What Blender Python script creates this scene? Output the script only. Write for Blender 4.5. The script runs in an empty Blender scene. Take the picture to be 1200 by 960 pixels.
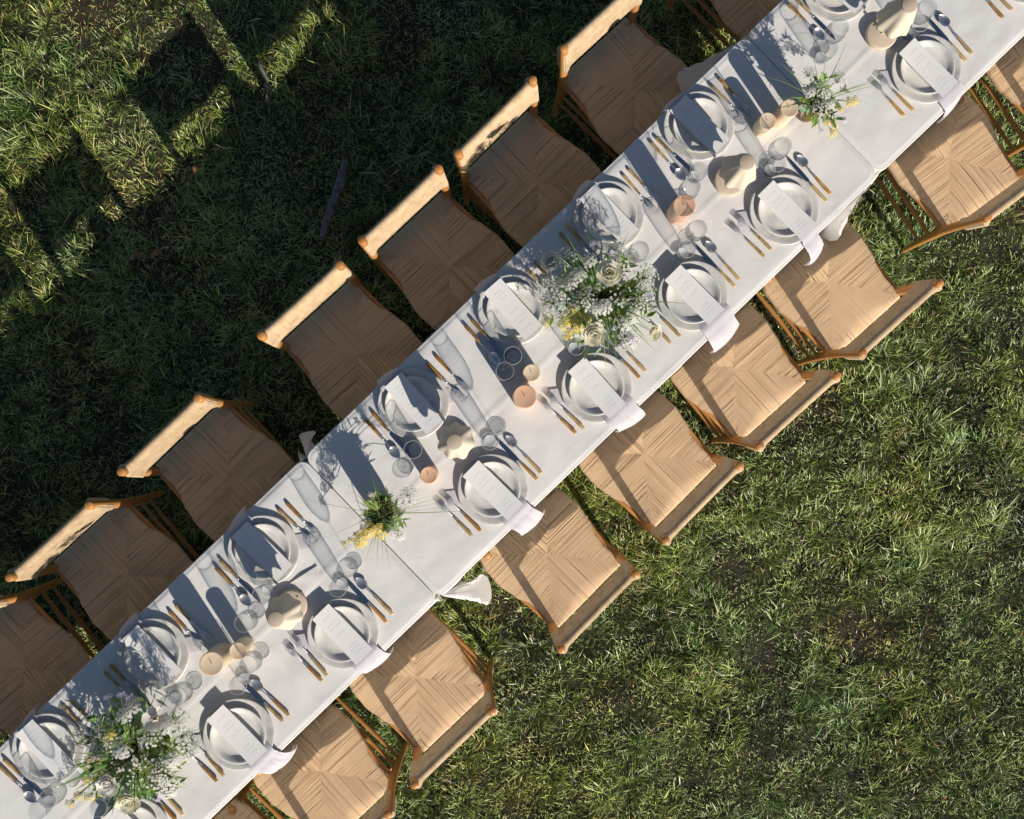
import bpy, math, random
import numpy as np
from mathutils import Vector, Matrix, Quaternion

R = math.radians
random.seed(11)
rng = np.random.default_rng(7)
C = bpy.context.scene.collection
S = bpy.context.scene

# ------------------------------------------------------------------ camera
CAM_H, FPX = 4.5, 1110.0
cam_data = bpy.data.cameras.new('camera')
cam = bpy.data.objects.new('camera', cam_data)
C.objects.link(cam)
cam_data.sensor_fit = 'HORIZONTAL'
cam_data.sensor_width = 36.0
cam_data.lens = FPX / 1200.0 * 36.0
cam_data.clip_start = 0.05
cam_data.clip_end = 600.0
cam.location = (0, 0, CAM_H)
CQ = Vector((-16, -16, -FPX)).normalized().rotation_difference(Vector((0, 0, -1)))
cam.rotation_mode = 'QUATERNION'
cam.rotation_quaternion = CQ
S.camera = cam

# ------------------------------------------------------------------ light
SUN_H = Vector((0.545, -0.838, 0.0)).normalized()      # towards the sun, on the ground
SUN_EL = R(26.0)
world = bpy.data.worlds.new("World")
S.world = world
world.use_nodes = True
wn, wl = world.node_tree.nodes, world.node_tree.links
bg = wn['Background']
sky = wn.new('ShaderNodeTexSky')
sky.sky_type = 'NISHITA'
sky.sun_disc = False
sky.sun_elevation = SUN_EL
sky.sun_rotation = math.atan2(SUN_H.x, SUN_H.y)
sky.altitude = 100
sky.dust_density = 0.6
wl.new(sky.outputs[0], bg.inputs[0])
bg.inputs[1].default_value = 0.052
sun_data = bpy.data.lights.new('sun', 'SUN')
sun_data.energy = 5.0
sun_data.angle = R(0.5)
sun_data.color = (1.0, 0.91, 0.80)
sun = bpy.data.objects.new('sun', sun_data)
C.objects.link(sun)
sd = Vector((SUN_H.x * math.cos(SUN_EL), SUN_H.y * math.cos(SUN_EL), math.sin(SUN_EL)))
sun.rotation_mode = 'QUATERNION'
sun.rotation_quaternion = (-sd).to_track_quat('-Z', 'Y')
sun.location = sd * 10
S.view_settings.view_transform = 'Standard'
S.view_settings.look = 'None'
S.view_settings.exposure = 0.15
S.view_settings.gamma = 1.0
S.cycles.max_bounces = 8
S.cycles.transparent_max_bounces = 16
S.cycles.caustics_reflective = False
S.cycles.caustics_refractive = False
S.cycles.sample_clamp_indirect = 4.0


def P(px, py, z):
    """ground-plan position of something seen at photo pixel (px, py) standing at height z"""
    d = CQ @ Vector((px - 600.0, 480.0 - py, -FPX))
    k = (z - CAM_H) / d.z
    return Vector((d.x * k, d.y * k, z))


# ------------------------------------------------------------------ mesh helpers
class MB:
    """collects vertices and faces; build() links them as ONE mesh object"""
    def __init__(self):
        self.v, self.f, self.m = [], [], []

    def add(self, vs, fs, mi=0):
        o = len(self.v)
        self.v += [tuple(p) for p in vs]
        self.f += [tuple(i + o for i in f) for f in fs]
        self.m += [mi] * len(fs)

    def grid(self, rows, mi=0, close_u=False, close_v=False):
        nr, nc = len(rows), len(rows[0])
        vs = [p for r in rows for p in r]
        fs = []
        for i in range(nr - (0 if close_v else 1)):
            for j in range(nc - (0 if close_u else 1)):
                a, b = i * nc + j, i * nc + (j + 1) % nc
                c, d = ((i + 1) % nr) * nc + (j + 1) % nc, ((i + 1) % nr) * nc + j
                fs.append((a, b, c, d))
        self.add(vs, fs, mi)

    def lathe(self, prof, n=32, c=(0, 0, 0), mi=0, rad=None, zfun=None):
        rows = []
        for (r, z) in prof:
            row = []
            for k in range(n):
                a = 2 * math.pi * k / n
                rr = r * (rad(a, r, z) if rad else 1)
                zz = z + (zfun(a, r, z) if zfun else 0)
                row.append((c[0] + rr * math.cos(a), c[1] + rr * math.sin(a), c[2] + zz))
            rows.append(row)
        self.grid(rows, mi, close_u=True)

    def tube(self, pts, rads, n=8, mi=0, caps=True, flat=1.0):
        pts = [Vector(p) for p in pts]
        if not hasattr(rads, '__len__'):
            rads = [rads] * len(pts)
        rows = []
        up = Vector((0, 0, 1))
        for i, p in enumerate(pts):
            t = (pts[min(i + 1, len(pts) - 1)] - pts[max(i - 1, 0)])
            if t.length < 1e-9:
                t = Vector((0, 0, 1))
            t.normalize()
            ref = up if abs(t.z) < 0.95 else Vector((0, 1, 0))
            a = t.cross(ref).normalized()
            b = a.cross(t).normalized()
            rows.append([tuple(p + a * math.cos(2 * math.pi * k / n) * rads[i] + b * math.sin(2 * math.pi * k / n) * rads[i] * flat) for k in range(n)])
        self.grid(rows, mi, close_u=True)
        if caps:
            o = len(self.v)
            self.v += rows[0] + rows[-1]
            self.f += [tuple(o + k for k in range(n))[::-1], tuple(o + n + k for k in range(n))]
            self.m += [mi, mi]

    def box(self, c, s, mi=0):
        x, y, z = c
        a, b, h = s[0] / 2, s[1] / 2, s[2] / 2
        vs = [(x + i * a, y + j * b, z + k * h) for i in (-1, 1) for j in (-1, 1) for k in (-1, 1)]
        self.add(vs, [(0, 1, 3, 2), (4, 6, 7, 5), (0, 4, 5, 1), (2, 3, 7, 6), (0, 2, 6, 4), (1, 5, 7, 3)], mi)

    def mesh(self, name, mats, smooth=True):
        me = bpy.data.meshes.new(name)
        me.from_pydata(self.v, [], self.f)
        if not isinstance(mats, (list, tuple)):
            mats = [mats]
        for m in mats:
            me.materials.append(m)
        me.polygons.foreach_set('material_index', self.m)
        me.polygons.foreach_set('use_smooth', [smooth] * len(self.f))
        me.update()
        return me

    def build(self, name, mats, parent=None, smooth=True):
        o = bpy.data.objects.new(name, self.mesh(name, mats, smooth))
        C.objects.link(o)
        o.parent = parent
        return o


def tag(o, label, cat, group=None, kind=None):
    if label: o['label'] = label
    if cat: o['category'] = cat
    if group: o['group'] = group
    if kind: o['kind'] = kind
    return o


def empty(name, loc=(0, 0, 0), rz=0.0):
    o = bpy.data.objects.new(name, None)
    C.objects.link(o)
    o.empty_display_size = 0.05
    o.location = loc
    o.rotation_euler = (0, 0, rz)
    return o


def copy_tree(o, parent=None):
    c = o.copy()
    C.objects.link(c)
    c.parent = parent
    for ch in list(o.children):
        copy_tree(ch, c)
    return c


class Proto:
    """a thing built once; the first placement uses the original, the others are copies"""
    def __init__(self, root):
        self.root, self.used = root, False

    def place(self, loc, rz, label, cat, group):
        o = copy_tree(self.root) if self.used else self.root
        self.used = True
        o.location = loc
        o.rotation_euler = (0, 0, rz)
        return tag(o, label, cat, group)


# ------------------------------------------------------------------ materials
def mat(name, col, rough=0.6, metal=0.0, spec=0.5, noise=None, bump=None, trans=0.0, obj_var=0.0, coat=0.0, sss=0.0):
    """noise=(scale, colour2, lo, hi [, stretch]); bump=(scale, strength, distance)"""
    m = bpy.data.materials.new(name)
    m.use_nodes = True
    nt = m.node_tree
    N, L = nt.nodes, nt.links
    b = N['Principled BSDF']
    b.inputs['Base Color'].default_value = (*col, 1)
    b.inputs['Roughness'].default_value = rough
    b.inputs['Metallic'].default_value = metal
    b.inputs['Specular IOR Level'].default_value = spec
    if coat:
        b.inputs['Coat Weight'].default_value = coat
        b.inputs['Coat Roughness'].default_value = 0.15
    if sss:
        b.inputs['Subsurface Weight'].default_value = sss
        b.inputs['Subsurface Radius'].default_value = (0.02, 0.012, 0.008)
        b.inputs['Subsurface Scale'].default_value = 1.0
    tc = N.new('ShaderNodeTexCoord')
    oi = N.new('ShaderNodeObjectInfo')
    add = N.new('ShaderNodeVectorMath')
    L.new(tc.outputs['Object'], add.inputs[0])
    mul = N.new('ShaderNodeMath'); mul.operation = 'MULTIPLY'; mul.inputs[1].default_value = 37.0
    L.new(oi.outputs['Random'], mul.inputs[0])
    L.new(mul.outputs[0], add.inputs[1])
    out = None
    if noise:
        n = N.new('ShaderNodeTexNoise')
        n.inputs['Scale'].default_value = noise[0]
        n.inputs['Detail'].default_value = 6
        n.inputs['Roughness'].default_value = 0.6
        src = add.outputs[0]
        if len(noise) > 4:
            mp = N.new('ShaderNodeMapping')
            mp.inputs['Scale'].default_value = noise[4]
            L.new(src, mp.inputs[0]); src = mp.outputs[0]
        L.new(src, n.inputs['Vector'])
        cr = N.new('ShaderNodeValToRGB')
        cr.color_ramp.elements[0].position = noise[2]
        cr.color_ramp.elements[1].position = noise[3]
        cr.color_ramp.elements[0].color = (*col, 1)
        cr.color_ramp.elements[1].color = (*noise[1], 1)
        L.new(n.outputs[0], cr.inputs[0])
        out = cr.outputs[0]
    if obj_var:
        hsv = N.new('ShaderNodeHueSaturation')
        if out: L.new(out, hsv.inputs['Color'])
        else: hsv.inputs['Color'].default_value = (*col, 1)
        mr = N.new('ShaderNodeMapRange')
        mr.inputs[3].default_value = 1 - obj_var
        mr.inputs[4].default_value = 1 + obj_var
        L.new(oi.outputs['Random'], mr.inputs[0])
        L.new(mr.outputs[0], hsv.inputs['Value'])
        out = hsv.outputs[0]
    if out: L.new(out, b.inputs['Base Color'])
    if bump:
        n2 = N.new('ShaderNodeTexNoise')
        n2.inputs['Scale'].default_value = bump[0]
        n2.inputs['Detail'].default_value = 8
        L.new(add.outputs[0], n2.inputs['Vector'])
        bp = N.new('ShaderNodeBump')
        bp.inputs['Strength'].default_value = bump[1]
        bp.inputs['Distance'].default_value = bump[2]
        L.new(n2.outputs[0], bp.inputs['Height'])
        L.new(bp.outputs[0], b.inputs['Normal'])
    if trans:
        tr = N.new('ShaderNodeBsdfTranslucent')
        if out: L.new(out, tr.inputs[0])
        else: tr.inputs[0].default_value = (*col, 1)
        mx = N.new('ShaderNodeMixShader')
        mx.inputs[0].default_value = trans
        L.new(b.outputs[0], mx.inputs[1]); L.new(tr.outputs[0], mx.inputs[2])
        L.new(mx.outputs[0], N['Material Output'].inputs[0])
    return m


def glass_mat(name, tint, refl=1.0):
    m = bpy.data.materials.new(name)
    m.use_nodes = True
    nt = m.node_tree
    N, L = nt.nodes, nt.links
    N.remove(N['Principled BSDF'])
    lf = N.new('ShaderNodeLayerWeight'); lf.inputs[0].default_value = 0.35
    cr = N.new('ShaderNodeValToRGB')
    cr.color_ramp.elements[0].position = 0.1
    cr.color_ramp.elements[0].color = (*tint, 1)
    cr.color_ramp.elements[1].position = 1.0
    cr.color_ramp.elements[1].color = (tint[0] * .74, tint[1] * .76, tint[2] * .78, 1)
    L.new(lf.outputs['Facing'], cr.inputs[0])
    tr = N.new('ShaderNodeBsdfTransparent')
    L.new(cr.outputs[0], tr.inputs[0])
    gl = N.new('ShaderNodeBsdfGlossy'); gl.inputs['Roughness'].default_value = 0.045
    pw = N.new('ShaderNodeMath'); pw.operation = 'POWER'; pw.inputs[1].default_value = 3.0
    L.new(lf.outputs['Facing'], pw.inputs[0])
    mr = N.new('ShaderNodeMapRange'); mr.inputs[3].default_value = 0.035; mr.inputs[4].default_value = 0.34
    L.new(pw.outputs[0], mr.inputs[0])
    mx = N.new('ShaderNodeMixShader')
    L.new(mr.outputs[0], mx.inputs[0])
    L.new(tr.outputs[0], mx.inputs[1]); L.new(gl.outputs[0], mx.inputs[2])
    L.new(mx.outputs[0], N['Material Output'].inputs[0])
    return m


def attr_mat(name, rough=0.6, trans=0.3, spec=0.3):
    """colour of each blade or leaf comes from the mesh colour attribute"""
    m = bpy.data.materials.new(name)
    m.use_nodes = True
    nt = m.node_tree
    N, L = nt.nodes, nt.links
    b = N['Principled BSDF']
    a = N.new('ShaderNodeAttribute'); a.attribute_name = 'Col'
    L.new(a.outputs['Color'], b.inputs['Base Color'])
    b.inputs['Roughness'].default_value = rough
    b.inputs['Specular IOR Level'].default_value = spec
    tr = N.new('ShaderNodeBsdfTranslucent')
    L.new(a.outputs['Color'], tr.inputs[0])
    mx = N.new('ShaderNodeMixShader'); mx.inputs[0].default_value = trans
    L.new(b.outputs[0], mx.inputs[1]); L.new(tr.outputs[0], mx.inputs[2])
    L.new(mx.outputs[0], N['Material Output'].inputs[0])
    return m


M = {}
M['cloth'] = mat('white_linen', (0.79, 0.78, 0.765), 0.85, spec=0.2, noise=(3.0, (0.75, 0.74, 0.725), .3, .7), bump=(24, 0.45, 0.003))
M['cream_cloth'] = mat('cream_linen', (0.80, 0.76, 0.66), 0.85, spec=0.2, bump=(240, 0.12, 0.0008), trans=0.15)
M['napkin'] = mat('pale_lilac_cotton', (0.64, 0.62, 0.665), 0.8, spec=0.2, bump=(160, 0.2, 0.001), trans=0.12)
M['wood'] = mat('oiled_beech', (0.56, 0.27, 0.085), 0.42, noise=(14, (0.42, 0.18, 0.05), .35, .7, (1, 1, 0.12)), bump=(60, .08, .001), obj_var=0.10)
M['cord'] = mat('paper_cord', (0.77, 0.565, 0.36), 0.75, spec=0.25, noise=(9, (0.70, 0.50, 0.305), .35, .7), bump=(420, .3, .0008), obj_var=0.04)
M['cord_mid'] = mat('paper_cord_tan', (0.72, 0.515, 0.32), 0.75, spec=0.25, noise=(9, (0.65, 0.455, 0.275), .35, .7), bump=(420, .3, .0008), obj_var=0.04)
M['cord_dark'] = mat('paper_cord_brown', (0.58, 0.40, 0.235), 0.75, spec=0.25, noise=(9, (0.52, 0.345, 0.195), .35, .7), bump=(420, .3, .0008), obj_var=0.04)
M['cord_band'] = mat('pale_paper_cord', (0.60, 0.465, 0.305), 0.75, spec=0.2, noise=(26, (0.46, 0.335, 0.20), .45, .7), bump=(420, .3, .0008), obj_var=0.05)
M['ceramic'] = mat('grey_glazed_stoneware', (0.72, 0.70, 0.66), 0.32, noise=(13, (0.50, 0.51, 0.51), .44, .66), bump=(35, .12, .002))
M['ceramic2'] = mat('pale_glazed_stoneware', (0.76, 0.74, 0.70), 0.35, noise=(12, (0.56, 0.565, 0.56), .48, .68), bump=(40, .1, .002))
M['wax_cream'] = mat('cream_wax', (0.70, 0.55, 0.38), 0.5, noise=(14, (0.76, 0.63, 0.47), .4, .65), sss=0.25)
M['wax_peach'] = mat('peach_wax', (0.72, 0.44, 0.29), 0.5, noise=(14, (0.77, 0.53, 0.38), .4, .65), sss=0.25)
M['wick'] = mat('wick', (0.75, 0.7, 0.6), 0.8)
M['lamp'] = mat('sand_powder_coat', (0.62, 0.52, 0.40), 0.6, spec=0.3)
M['lamp_shade'] = mat('cream_ruffled_shade', (0.72, 0.64, 0.51), 0.65, spec=0.3, trans=0.06)
M['lamp_disc'] = mat('taupe_enamel', (0.53, 0.44, 0.345), 0.6, spec=0.3)
M['dark'] = mat('black_rubber', (0.03, 0.03, 0.035), 0.5)
M['steel'] = mat('polished_steel', (0.90, 0.90, 0.90), 0.36, metal=1.0, noise=(60, (0.62, 0.65, 0.68), .4, .8))
M['steel_bright'] = mat('brushed_steel', (0.93, 0.93, 0.93), 0.50, metal=1.0)
M['blade'] = mat('sky_tinted_steel', (0.50, 0.58, 0.68), 0.22, metal=1.0)  # blue of the reflected sky put into the steel's colour
M['horn'] = mat('amber_horn', (0.42, 0.185, 0.035), 0.3, noise=(26, (0.50, 0.34, 0.14), .42, .62, (.4, 1, 1)), obj_var=0.25, coat=.3)
M['horn_pale'] = mat('pale_horn', (0.52, 0.38, 0.18), 0.3, noise=(30, (0.30, 0.16, 0.05), .5, .68, (.4, 1, 1)), obj_var=0.2, coat=.3)
M['pot'] = mat('brown_clay', (0.20, 0.095, 0.045), 0.6, noise=(30, (0.11, 0.05, 0.025), .4, .65))
M['soil'] = mat('wet_moss', (0.03, 0.022, 0.012), 0.9, noise=(60, (0.05, 0.07, 0.02), .45, .6))
M['glass'] = glass_mat('clear_glass', (0.97, 0.975, 0.975))
M['leaf'] = attr_mat('leaf', 0.5, 0.3)
M['petal_white'] = mat('white_petal', (0.88, 0.87, 0.82), 0.6, trans=0.35)
M['petal_cream'] = mat('cream_petal', (0.88, 0.85, 0.68), 0.6, noise=(30, (0.90, 0.89, 0.80), .4, .6), trans=0.42)
M['petal_yellow'] = mat('yellow_petal', (0.86, 0.64, 0.09), 0.6, noise=(90, (0.88, 0.76, 0.28), .4, .6), trans=0.3)
M['petal_lilac'] = mat('lilac_petal', (0.60, 0.54, 0.72), 0.6, noise=(70, (0.70, 0.62, 0.76), .4, .6), trans=0.3)
M['stamen'] = mat('orange_stamen', (0.75, 0.35, 0.03), 0.7)
M['stem'] = mat('green_stem', (0.12, 0.19, 0.05), 0.6)
M['bark'] = mat('weathered_bark', (0.23, 0.22, 0.23), 0.85, noise=(40, (0.10, 0.09, 0.09), .4, .62, (1, 1, .2)), bump=(70, .6, .004))
M['dry_leaf'] = mat('dry_brown_leaf', (0.42, 0.20, 0.07), 0.7, noise=(50, (0.30, 0.12, 0.05), .4, .6), trans=0.2)
M['trestle'] = mat('grey_trestle_steel', (0.25, 0.25, 0.26), 0.5, metal=.6)
M['board'] = mat('white_table_board', (0.6, 0.6, 0.58), 0.5)


def menu_mat():
    m = mat('white_card_stock', (0.84, 0.83, 0.82), 0.7, spec=0.2)
    N, L = m.node_tree.nodes, m.node_tree.links
    b = N['Principled BSDF']
    tc = [n for n in N if n.type == 'TEX_COORD'][0]
    sep = N.new('ShaderNodeSeparateXYZ')
    L.new(tc.outputs['Object'], sep.inputs[0])

    def ma(op, a, c=None, clamp=False):
        n = N.new('ShaderNodeMath'); n.operation = op; n.use_clamp = clamp
        for k, q in enumerate((a, c)):
            if q is None: continue
            if isinstance(q, (int, float)): n.inputs[k].default_value = q
            else: L.new(q, n.inputs[k])
        return n.outputs[0]
    x, y = sep.outputs[0], sep.outputs[1]
    # faint script lines, 13 rows; wobble of each stroke from noise
    cm = N.new('ShaderNodeCombineXYZ')
    L.new(ma('MULTIPLY', x, 260.0), cm.inputs[0])
    L.new(ma('MULTIPLY', y, 40.0), cm.inputs[1])
    nz = N.new('ShaderNodeTexNoise'); nz.inputs['Scale'].default_value = 1.0; nz.inputs['Detail'].default_value = 3
    L.new(cm.outputs[0], nz.inputs['Vector'])
    wob = ma('MULTIPLY', ma('SUBTRACT', nz.outputs[0], 0.5), 1.5)
    row = ma('ADD', ma('MULTIPLY', y, 62.0), wob)
    fr = ma('FRACT', row)
    line = ma('LESS_THAN', ma('ABSOLUTE', ma('SUBTRACT', fr, 0.5)), 0.17)
    rid = ma('FLOOR', ma('MULTIPLY', y, 62.0))
    wn_ = N.new('ShaderNodeTexWhiteNoise'); wn_.noise_dimensions = '1D'
    L.new(rid, wn_.inputs['W'])
    width = ma('ADD', ma('MULTIPLY', wn_.outputs[0], 0.020), 0.010)
    inx = ma('LESS_THAN', ma('ABSOLUTE', x), width)
    iny = ma('LESS_THAN', ma('ABSOLUTE', y), 0.098)
    gap = ma('GREATER_THAN', wn_.outputs[0], 0.22)
    msk = ma('MULTIPLY', ma('MULTIPLY', line, inx), ma('MULTIPLY', iny, gap))
    mx = N.new('ShaderNodeMixRGB')
    mx.inputs[1].default_value = (0.84, 0.83, 0.82, 1)
    mx.inputs[2].default_value = (0.56, 0.55, 0.56, 1)
    L.new(ma('MULTIPLY', msk, 0.42), mx.inputs[0])
    L.new(mx.outputs[0], b.inputs['Base Color'])
    return m


M['menu'] = menu_mat()


def rim_mat():
    m = bpy.data.materials.new('glass_rim_highlight')
    m.use_nodes = True
    N, L = m.node_tree.nodes, m.node_tree.links
    b = N['Principled BSDF']
    b.inputs['Base Color'].default_value = (.85, .88, .9, 1)  # whitish colour paints the sunlight caught on the glass edges
    b.inputs['Roughness'].default_value = .18
    tr = N.new('ShaderNodeBsdfTransparent')
    mx = N.new('ShaderNodeMixShader'); mx.inputs[0].default_value = .45
    L.new(tr.outputs[0], mx.inputs[1]); L.new(b.outputs[0], mx.inputs[2])
    L.new(mx.outputs[0], N['Material Output'].inputs[0])
    return m


M['rim'] = rim_mat()

# ------------------------------------------------------------------ ground
def ground_mat():
    m = bpy.data.materials.new('soil_and_thatch')
    m.use_nodes = True
    N, L = m.node_tree.nodes, m.node_tree.links
    b = N['Principled BSDF']
    b.inputs['Roughness'].default_value = 0.95
    tc = N.new('ShaderNodeTexCoord')
    n = N.new('ShaderNodeTexNoise'); n.inputs['Scale'].default_value = 14; n.inputs['Detail'].default_value = 9
    L.new(tc.outputs['Object'], n.inputs['Vector'])
    cr = N.new('ShaderNodeValToRGB')
    e = cr.color_ramp.elements
    e[0].position = .35; e[0].color = (0.022, 0.017, 0.011, 1)
    e[1].position = .7; e[1].color = (0.05, 0.045, 0.022, 1)
    L.new(n.outputs[0], cr.inputs[0]); L.new(cr.outputs[0], b.inputs['Base Color'])
    bp = N.new('ShaderNodeBump'); bp.inputs['Strength'].default_value = .8; bp.inputs['Distance'].default_value = .02
    L.new(n.outputs[0], bp.inputs['Height']); L.new(bp.outputs[0], b.inputs['Normal'])
    return m


def smooth_noise(x, y, sc, seed):
    """value noise, vectorised"""
    r = np.random.default_rng(seed)
    tab = r.random((64, 64))
    u, v = x * sc + 31.7, y * sc + 17.3
    i, j = np.floor(u).astype(int), np.floor(v).astype(int)
    fu, fv = u - i, v - j
    fu, fv = fu * fu * (3 - 2 * fu), fv * fv * (3 - 2 * fv)
    t = lambda a, b: tab[a % 64, b % 64]
    return (t(i, j) * (1 - fu) + t(i + 1, j) * fu) * (1 - fv) + (t(i, j + 1) * (1 - fu) + t(i + 1, j + 1) * fu) * fv


def relief(x, y):
    """low humps and hollows of the meadow, in metres, fading out away from the table"""
    w = np.clip((3.6 - np.maximum(np.abs(x), np.abs(y))) / .5, 0, 1)
    return w * ((smooth_noise(x, y, 3.1, 61) - .5) * .024 + (smooth_noise(x * .8 + y * .6, y * .8 - x * .6, 7.5, 62) - .5) * .020)


gx = np.concatenate([-np.geomspace(250, 3.8, 14), np.arange(-3.6, 3.61, .045), np.geomspace(3.8, 250, 14)])
GX, GY = np.meshgrid(gx, gx, indexing='ij')
GZ = relief(GX, GY)
g = MB()
g.grid([[(gx[i], gx[j], float(GZ[i, j])) for i in range(len(gx))] for j in range(len(gx))])
tag(g.build('ground', ground_mat()), None, None, kind='structure')


def make_grass():
    NB = 490000
    X0, X1, Y0, Y1 = -3.1, 3.1, -2.7, 2.7
    x = rng.uniform(X0, X1, NB); y = rng.uniform(Y0, Y1, NB)
    # bare, brown patches where the blades stay short
    bare = np.clip((smooth_noise(x, y, 1.7, 3) * 0.6 + smooth_noise(x, y, 5.5, 4) * 0.4 - 0.68) * 5, 0, .4)
    for (px, py, rr) in ((590, 712, .13), (960, 470, .13), (945, 865, .06), (105, 22, .20), (862, 668, .12), (1000, 740, .14), (150, 160, .12), (890, 770, .1)):
        c = P(px, py, 0)
        d = np.hypot(x - c.x, y - c.y) / rr
        bare = np.maximum(bare, np.clip(1.3 - d, 0, 1))
    keep = rng.random(NB) > bare * 0.5
    x, y, bare = x[keep], y[keep], bare[keep]
    n = len(x)
    # tufts: nearest of jittered cell centres
    cs = 0.13
    ci, cj = np.floor(x / cs).astype(int), np.floor(y / cs).astype(int)
    r2 = np.random.default_rng(5)
    jx, jy = r2.random((128, 128)), r2.random((128, 128))
    th, tc_, td = r2.random((128, 128)), r2.random((128, 128)), r2.random((128, 128)) * 2 * np.pi
    best = np.full(n, 9.9); bx = np.zeros(n); by = np.zeros(n); bh = np.zeros(n); bc = np.zeros(n); bd = np.zeros(n)
    for di in (-1, 0, 1):
        for dj in (-1, 0, 1):
            a, b = (ci + di) % 128, (cj + dj) % 128
            cx, cy = (ci + di + jx[a, b]) * cs, (cj + dj + jy[a, b]) * cs
            d = np.hypot(x - cx, y - cy)
            s = d < best
            best = np.where(s, d, best)
            bx = np.where(s, cx, bx); by = np.where(s, cy, by)
            bh = np.where(s, th[a, b], bh); bc = np.where(s, tc_[a, b], bc); bd = np.where(s, td[a, b], bd)
    mat_ = rng.random(n) < .34                     # flattened thatch between the tufts
    pull = np.where(mat_, -.05, 0.20)
    x = x + (bx - x) * pull; y = y + (by - y) * pull
    ang = np.arctan2(y - by, x - bx)
    wind = np.array([np.cos(bd), np.sin(bd)]) * 0.5
    ax = np.cos(ang) + wind[0] + rng.normal(0, 1.15, n)
    ay = np.sin(ang) + wind[1] + rng.normal(0, 1.15, n)
    l = np.hypot(ax, ay) + 1e-6
    ax, ay = ax / l, ay / l
    tall = smooth_noise(x, y, 2.6, 9)
    L = rng.uniform(.020, .060, n) * (0.35 + 0.85 * bh ** 1.6 + 0.85 * tall ** 1.5) * (1 - 0.6 * bare)
    long_ = rng.random(n) < 0.035
    L = np.where(long_, L * 1.8, L)
    W = rng.uniform(.0016, .0038, n) * np.where(long_, 1.25, 1.0)
    lean = rng.uniform(0.25, 1.1, n) + np.clip(best / cs, 0, 1) * 0.45      # radians from vertical at mid length
    lean = np.where(rng.random(n) < .22, rng.uniform(1.0, 1.6, n), lean)
    lean = np.where(mat_, rng.uniform(.9, 1.65, n), lean)
    curl = rng.uniform(0.1, 0.8, n)
    px_, py_ = -ay, ax
    tw = rng.normal(0, .6, n)
    segs = [0.0, 0.38, 0.74, 1.0]
    wid = [0.75, 1.0, 0.7, 0.0]
    V = np.zeros((n, 7, 3), dtype=np.float32)
    gz = relief(x, y)
    hx = np.zeros(n); hz = np.zeros(n)
    k = 0
    for q in range(4):
        if q:
            a = lean * 0.7 + curl * segs[q]
            ds = (segs[q] - segs[q - 1]) * L
            hx = hx + np.sin(a) * ds
            hz = hz + np.cos(a) * ds
        cx = x + ax * hx; cy = y + ay * hx; cz = gz + np.maximum(hz, .002 + .006 * segs[q]) - (0.006 if q == 0 else 0)
        w = W * wid[q] * .5
        t = tw * segs[q]
        dx, dy, dz = px_ * np.cos(t), py_ * np.cos(t), np.sin(t)
        if q < 3:
            V[:, k, 0], V[:, k, 1], V[:, k, 2] = cx - dx * w, cy - dy * w, cz - dz * w
            V[:, k + 1, 0], V[:, k + 1, 1], V[:, k + 1, 2] = cx + dx * w, cy + dy * w, cz + dz * w
            k += 2
        else:
            V[:, 6, 0], V[:, 6, 1], V[:, 6, 2] = cx, cy, cz
    base = np.arange(n)[:, None] * 7
    q1 = base + np.array([0, 1, 3, 2]); q2 = base + np.array([2, 3, 5, 4]); t1 = base + np.array([4, 5, 6])
    loops = np.concatenate([np.concatenate([q1, q2], 1), t1], 1).astype(np.int32)     # 4+4+3 per blade
    tot = np.tile(np.array([4, 4, 3]), n).astype(np.int32)
    start = np.concatenate([[0], np.cumsum(tot)[:-1]]).astype(np.int32)
    me = bpy.data.meshes.new('grass')
    me.vertices.add(n * 7); me.loops.add(loops.size); me.polygons.add(n * 3)
    me.vertices.foreach_set('co', V.ravel())
    me.loops.foreach_set('vertex_index', loops.ravel())
    me.polygons.foreach_set('loop_start', start)
    me.polygons.foreach_set('loop_total', tot)
    me.polygons.foreach_set('use_smooth', np.ones(n * 3, dtype=bool))
    me.update(calc_edges=True)
    # colour of each blade
    dry_m = mat_ & (rng.random(n) < .28)
    pal = np.array([[.022, .050, .008], [.085, .155, .028], [.30, .39, .11], [.60, .66, .34], [.56, .48, .28], [.28, .13, .05]])  # darkest and palest greens stand in for shaded gaps and highlights
    u = rng.random(n) * .68 + bc * .30 + smooth_noise(x, y, 1.1, 21) * .25
    idx = np.clip((u * 3.5).astype(int), 0, 3)
    dry = rng.random(n)
    idx = np.where(dry < .05 + .30 * bare, 4, idx)
    idx = np.where(dry_m, 4, idx)
    idx = np.where(dry > 1 - (.008 + .12 * bare), 5, idx)
    idx = np.where(long_ & (rng.random(n) < .4), 3, idx)
    patch = smooth_noise(x, y, 4.2, 71) * .6 + smooth_noise(x, y, 9.0, 72) * .4
    idx = np.where((patch < .38) & (rng.random(n) < .6) & (idx < 4), 0, idx)  # clusters of darkest blades paint shaded gaps into the lawn
    col = pal[idx] * 1.0 * rng.uniform(.6, 1.4, (n, 1)) * np.array([.98, 1.06, .74]) * rng.uniform(.93, 1.07, (n, 3))
    yel = smooth_noise(x, y, 3.3, 33)[:, None]
    col = col * (1 + (yel - .5) * np.array([.35, .08, -.35]))
    V4 = np.ones((n, 7, 4), dtype=np.float32)
    V4[:, :, :3] = col[:, None, :]
    at = me.color_attributes.new('Col', 'FLOAT_COLOR', 'POINT')
    at.data.foreach_set('color', V4.ravel())
    me.materials.append(attr_mat('grass_blade', 0.40, 0.12, 0.65))
    o = bpy.data.objects.new('grass', me)
    C.objects.link(o)
    tag(o, 'tufted meadow grass covering the ground around the table', 'grass', kind='stuff')


make_grass()

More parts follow.
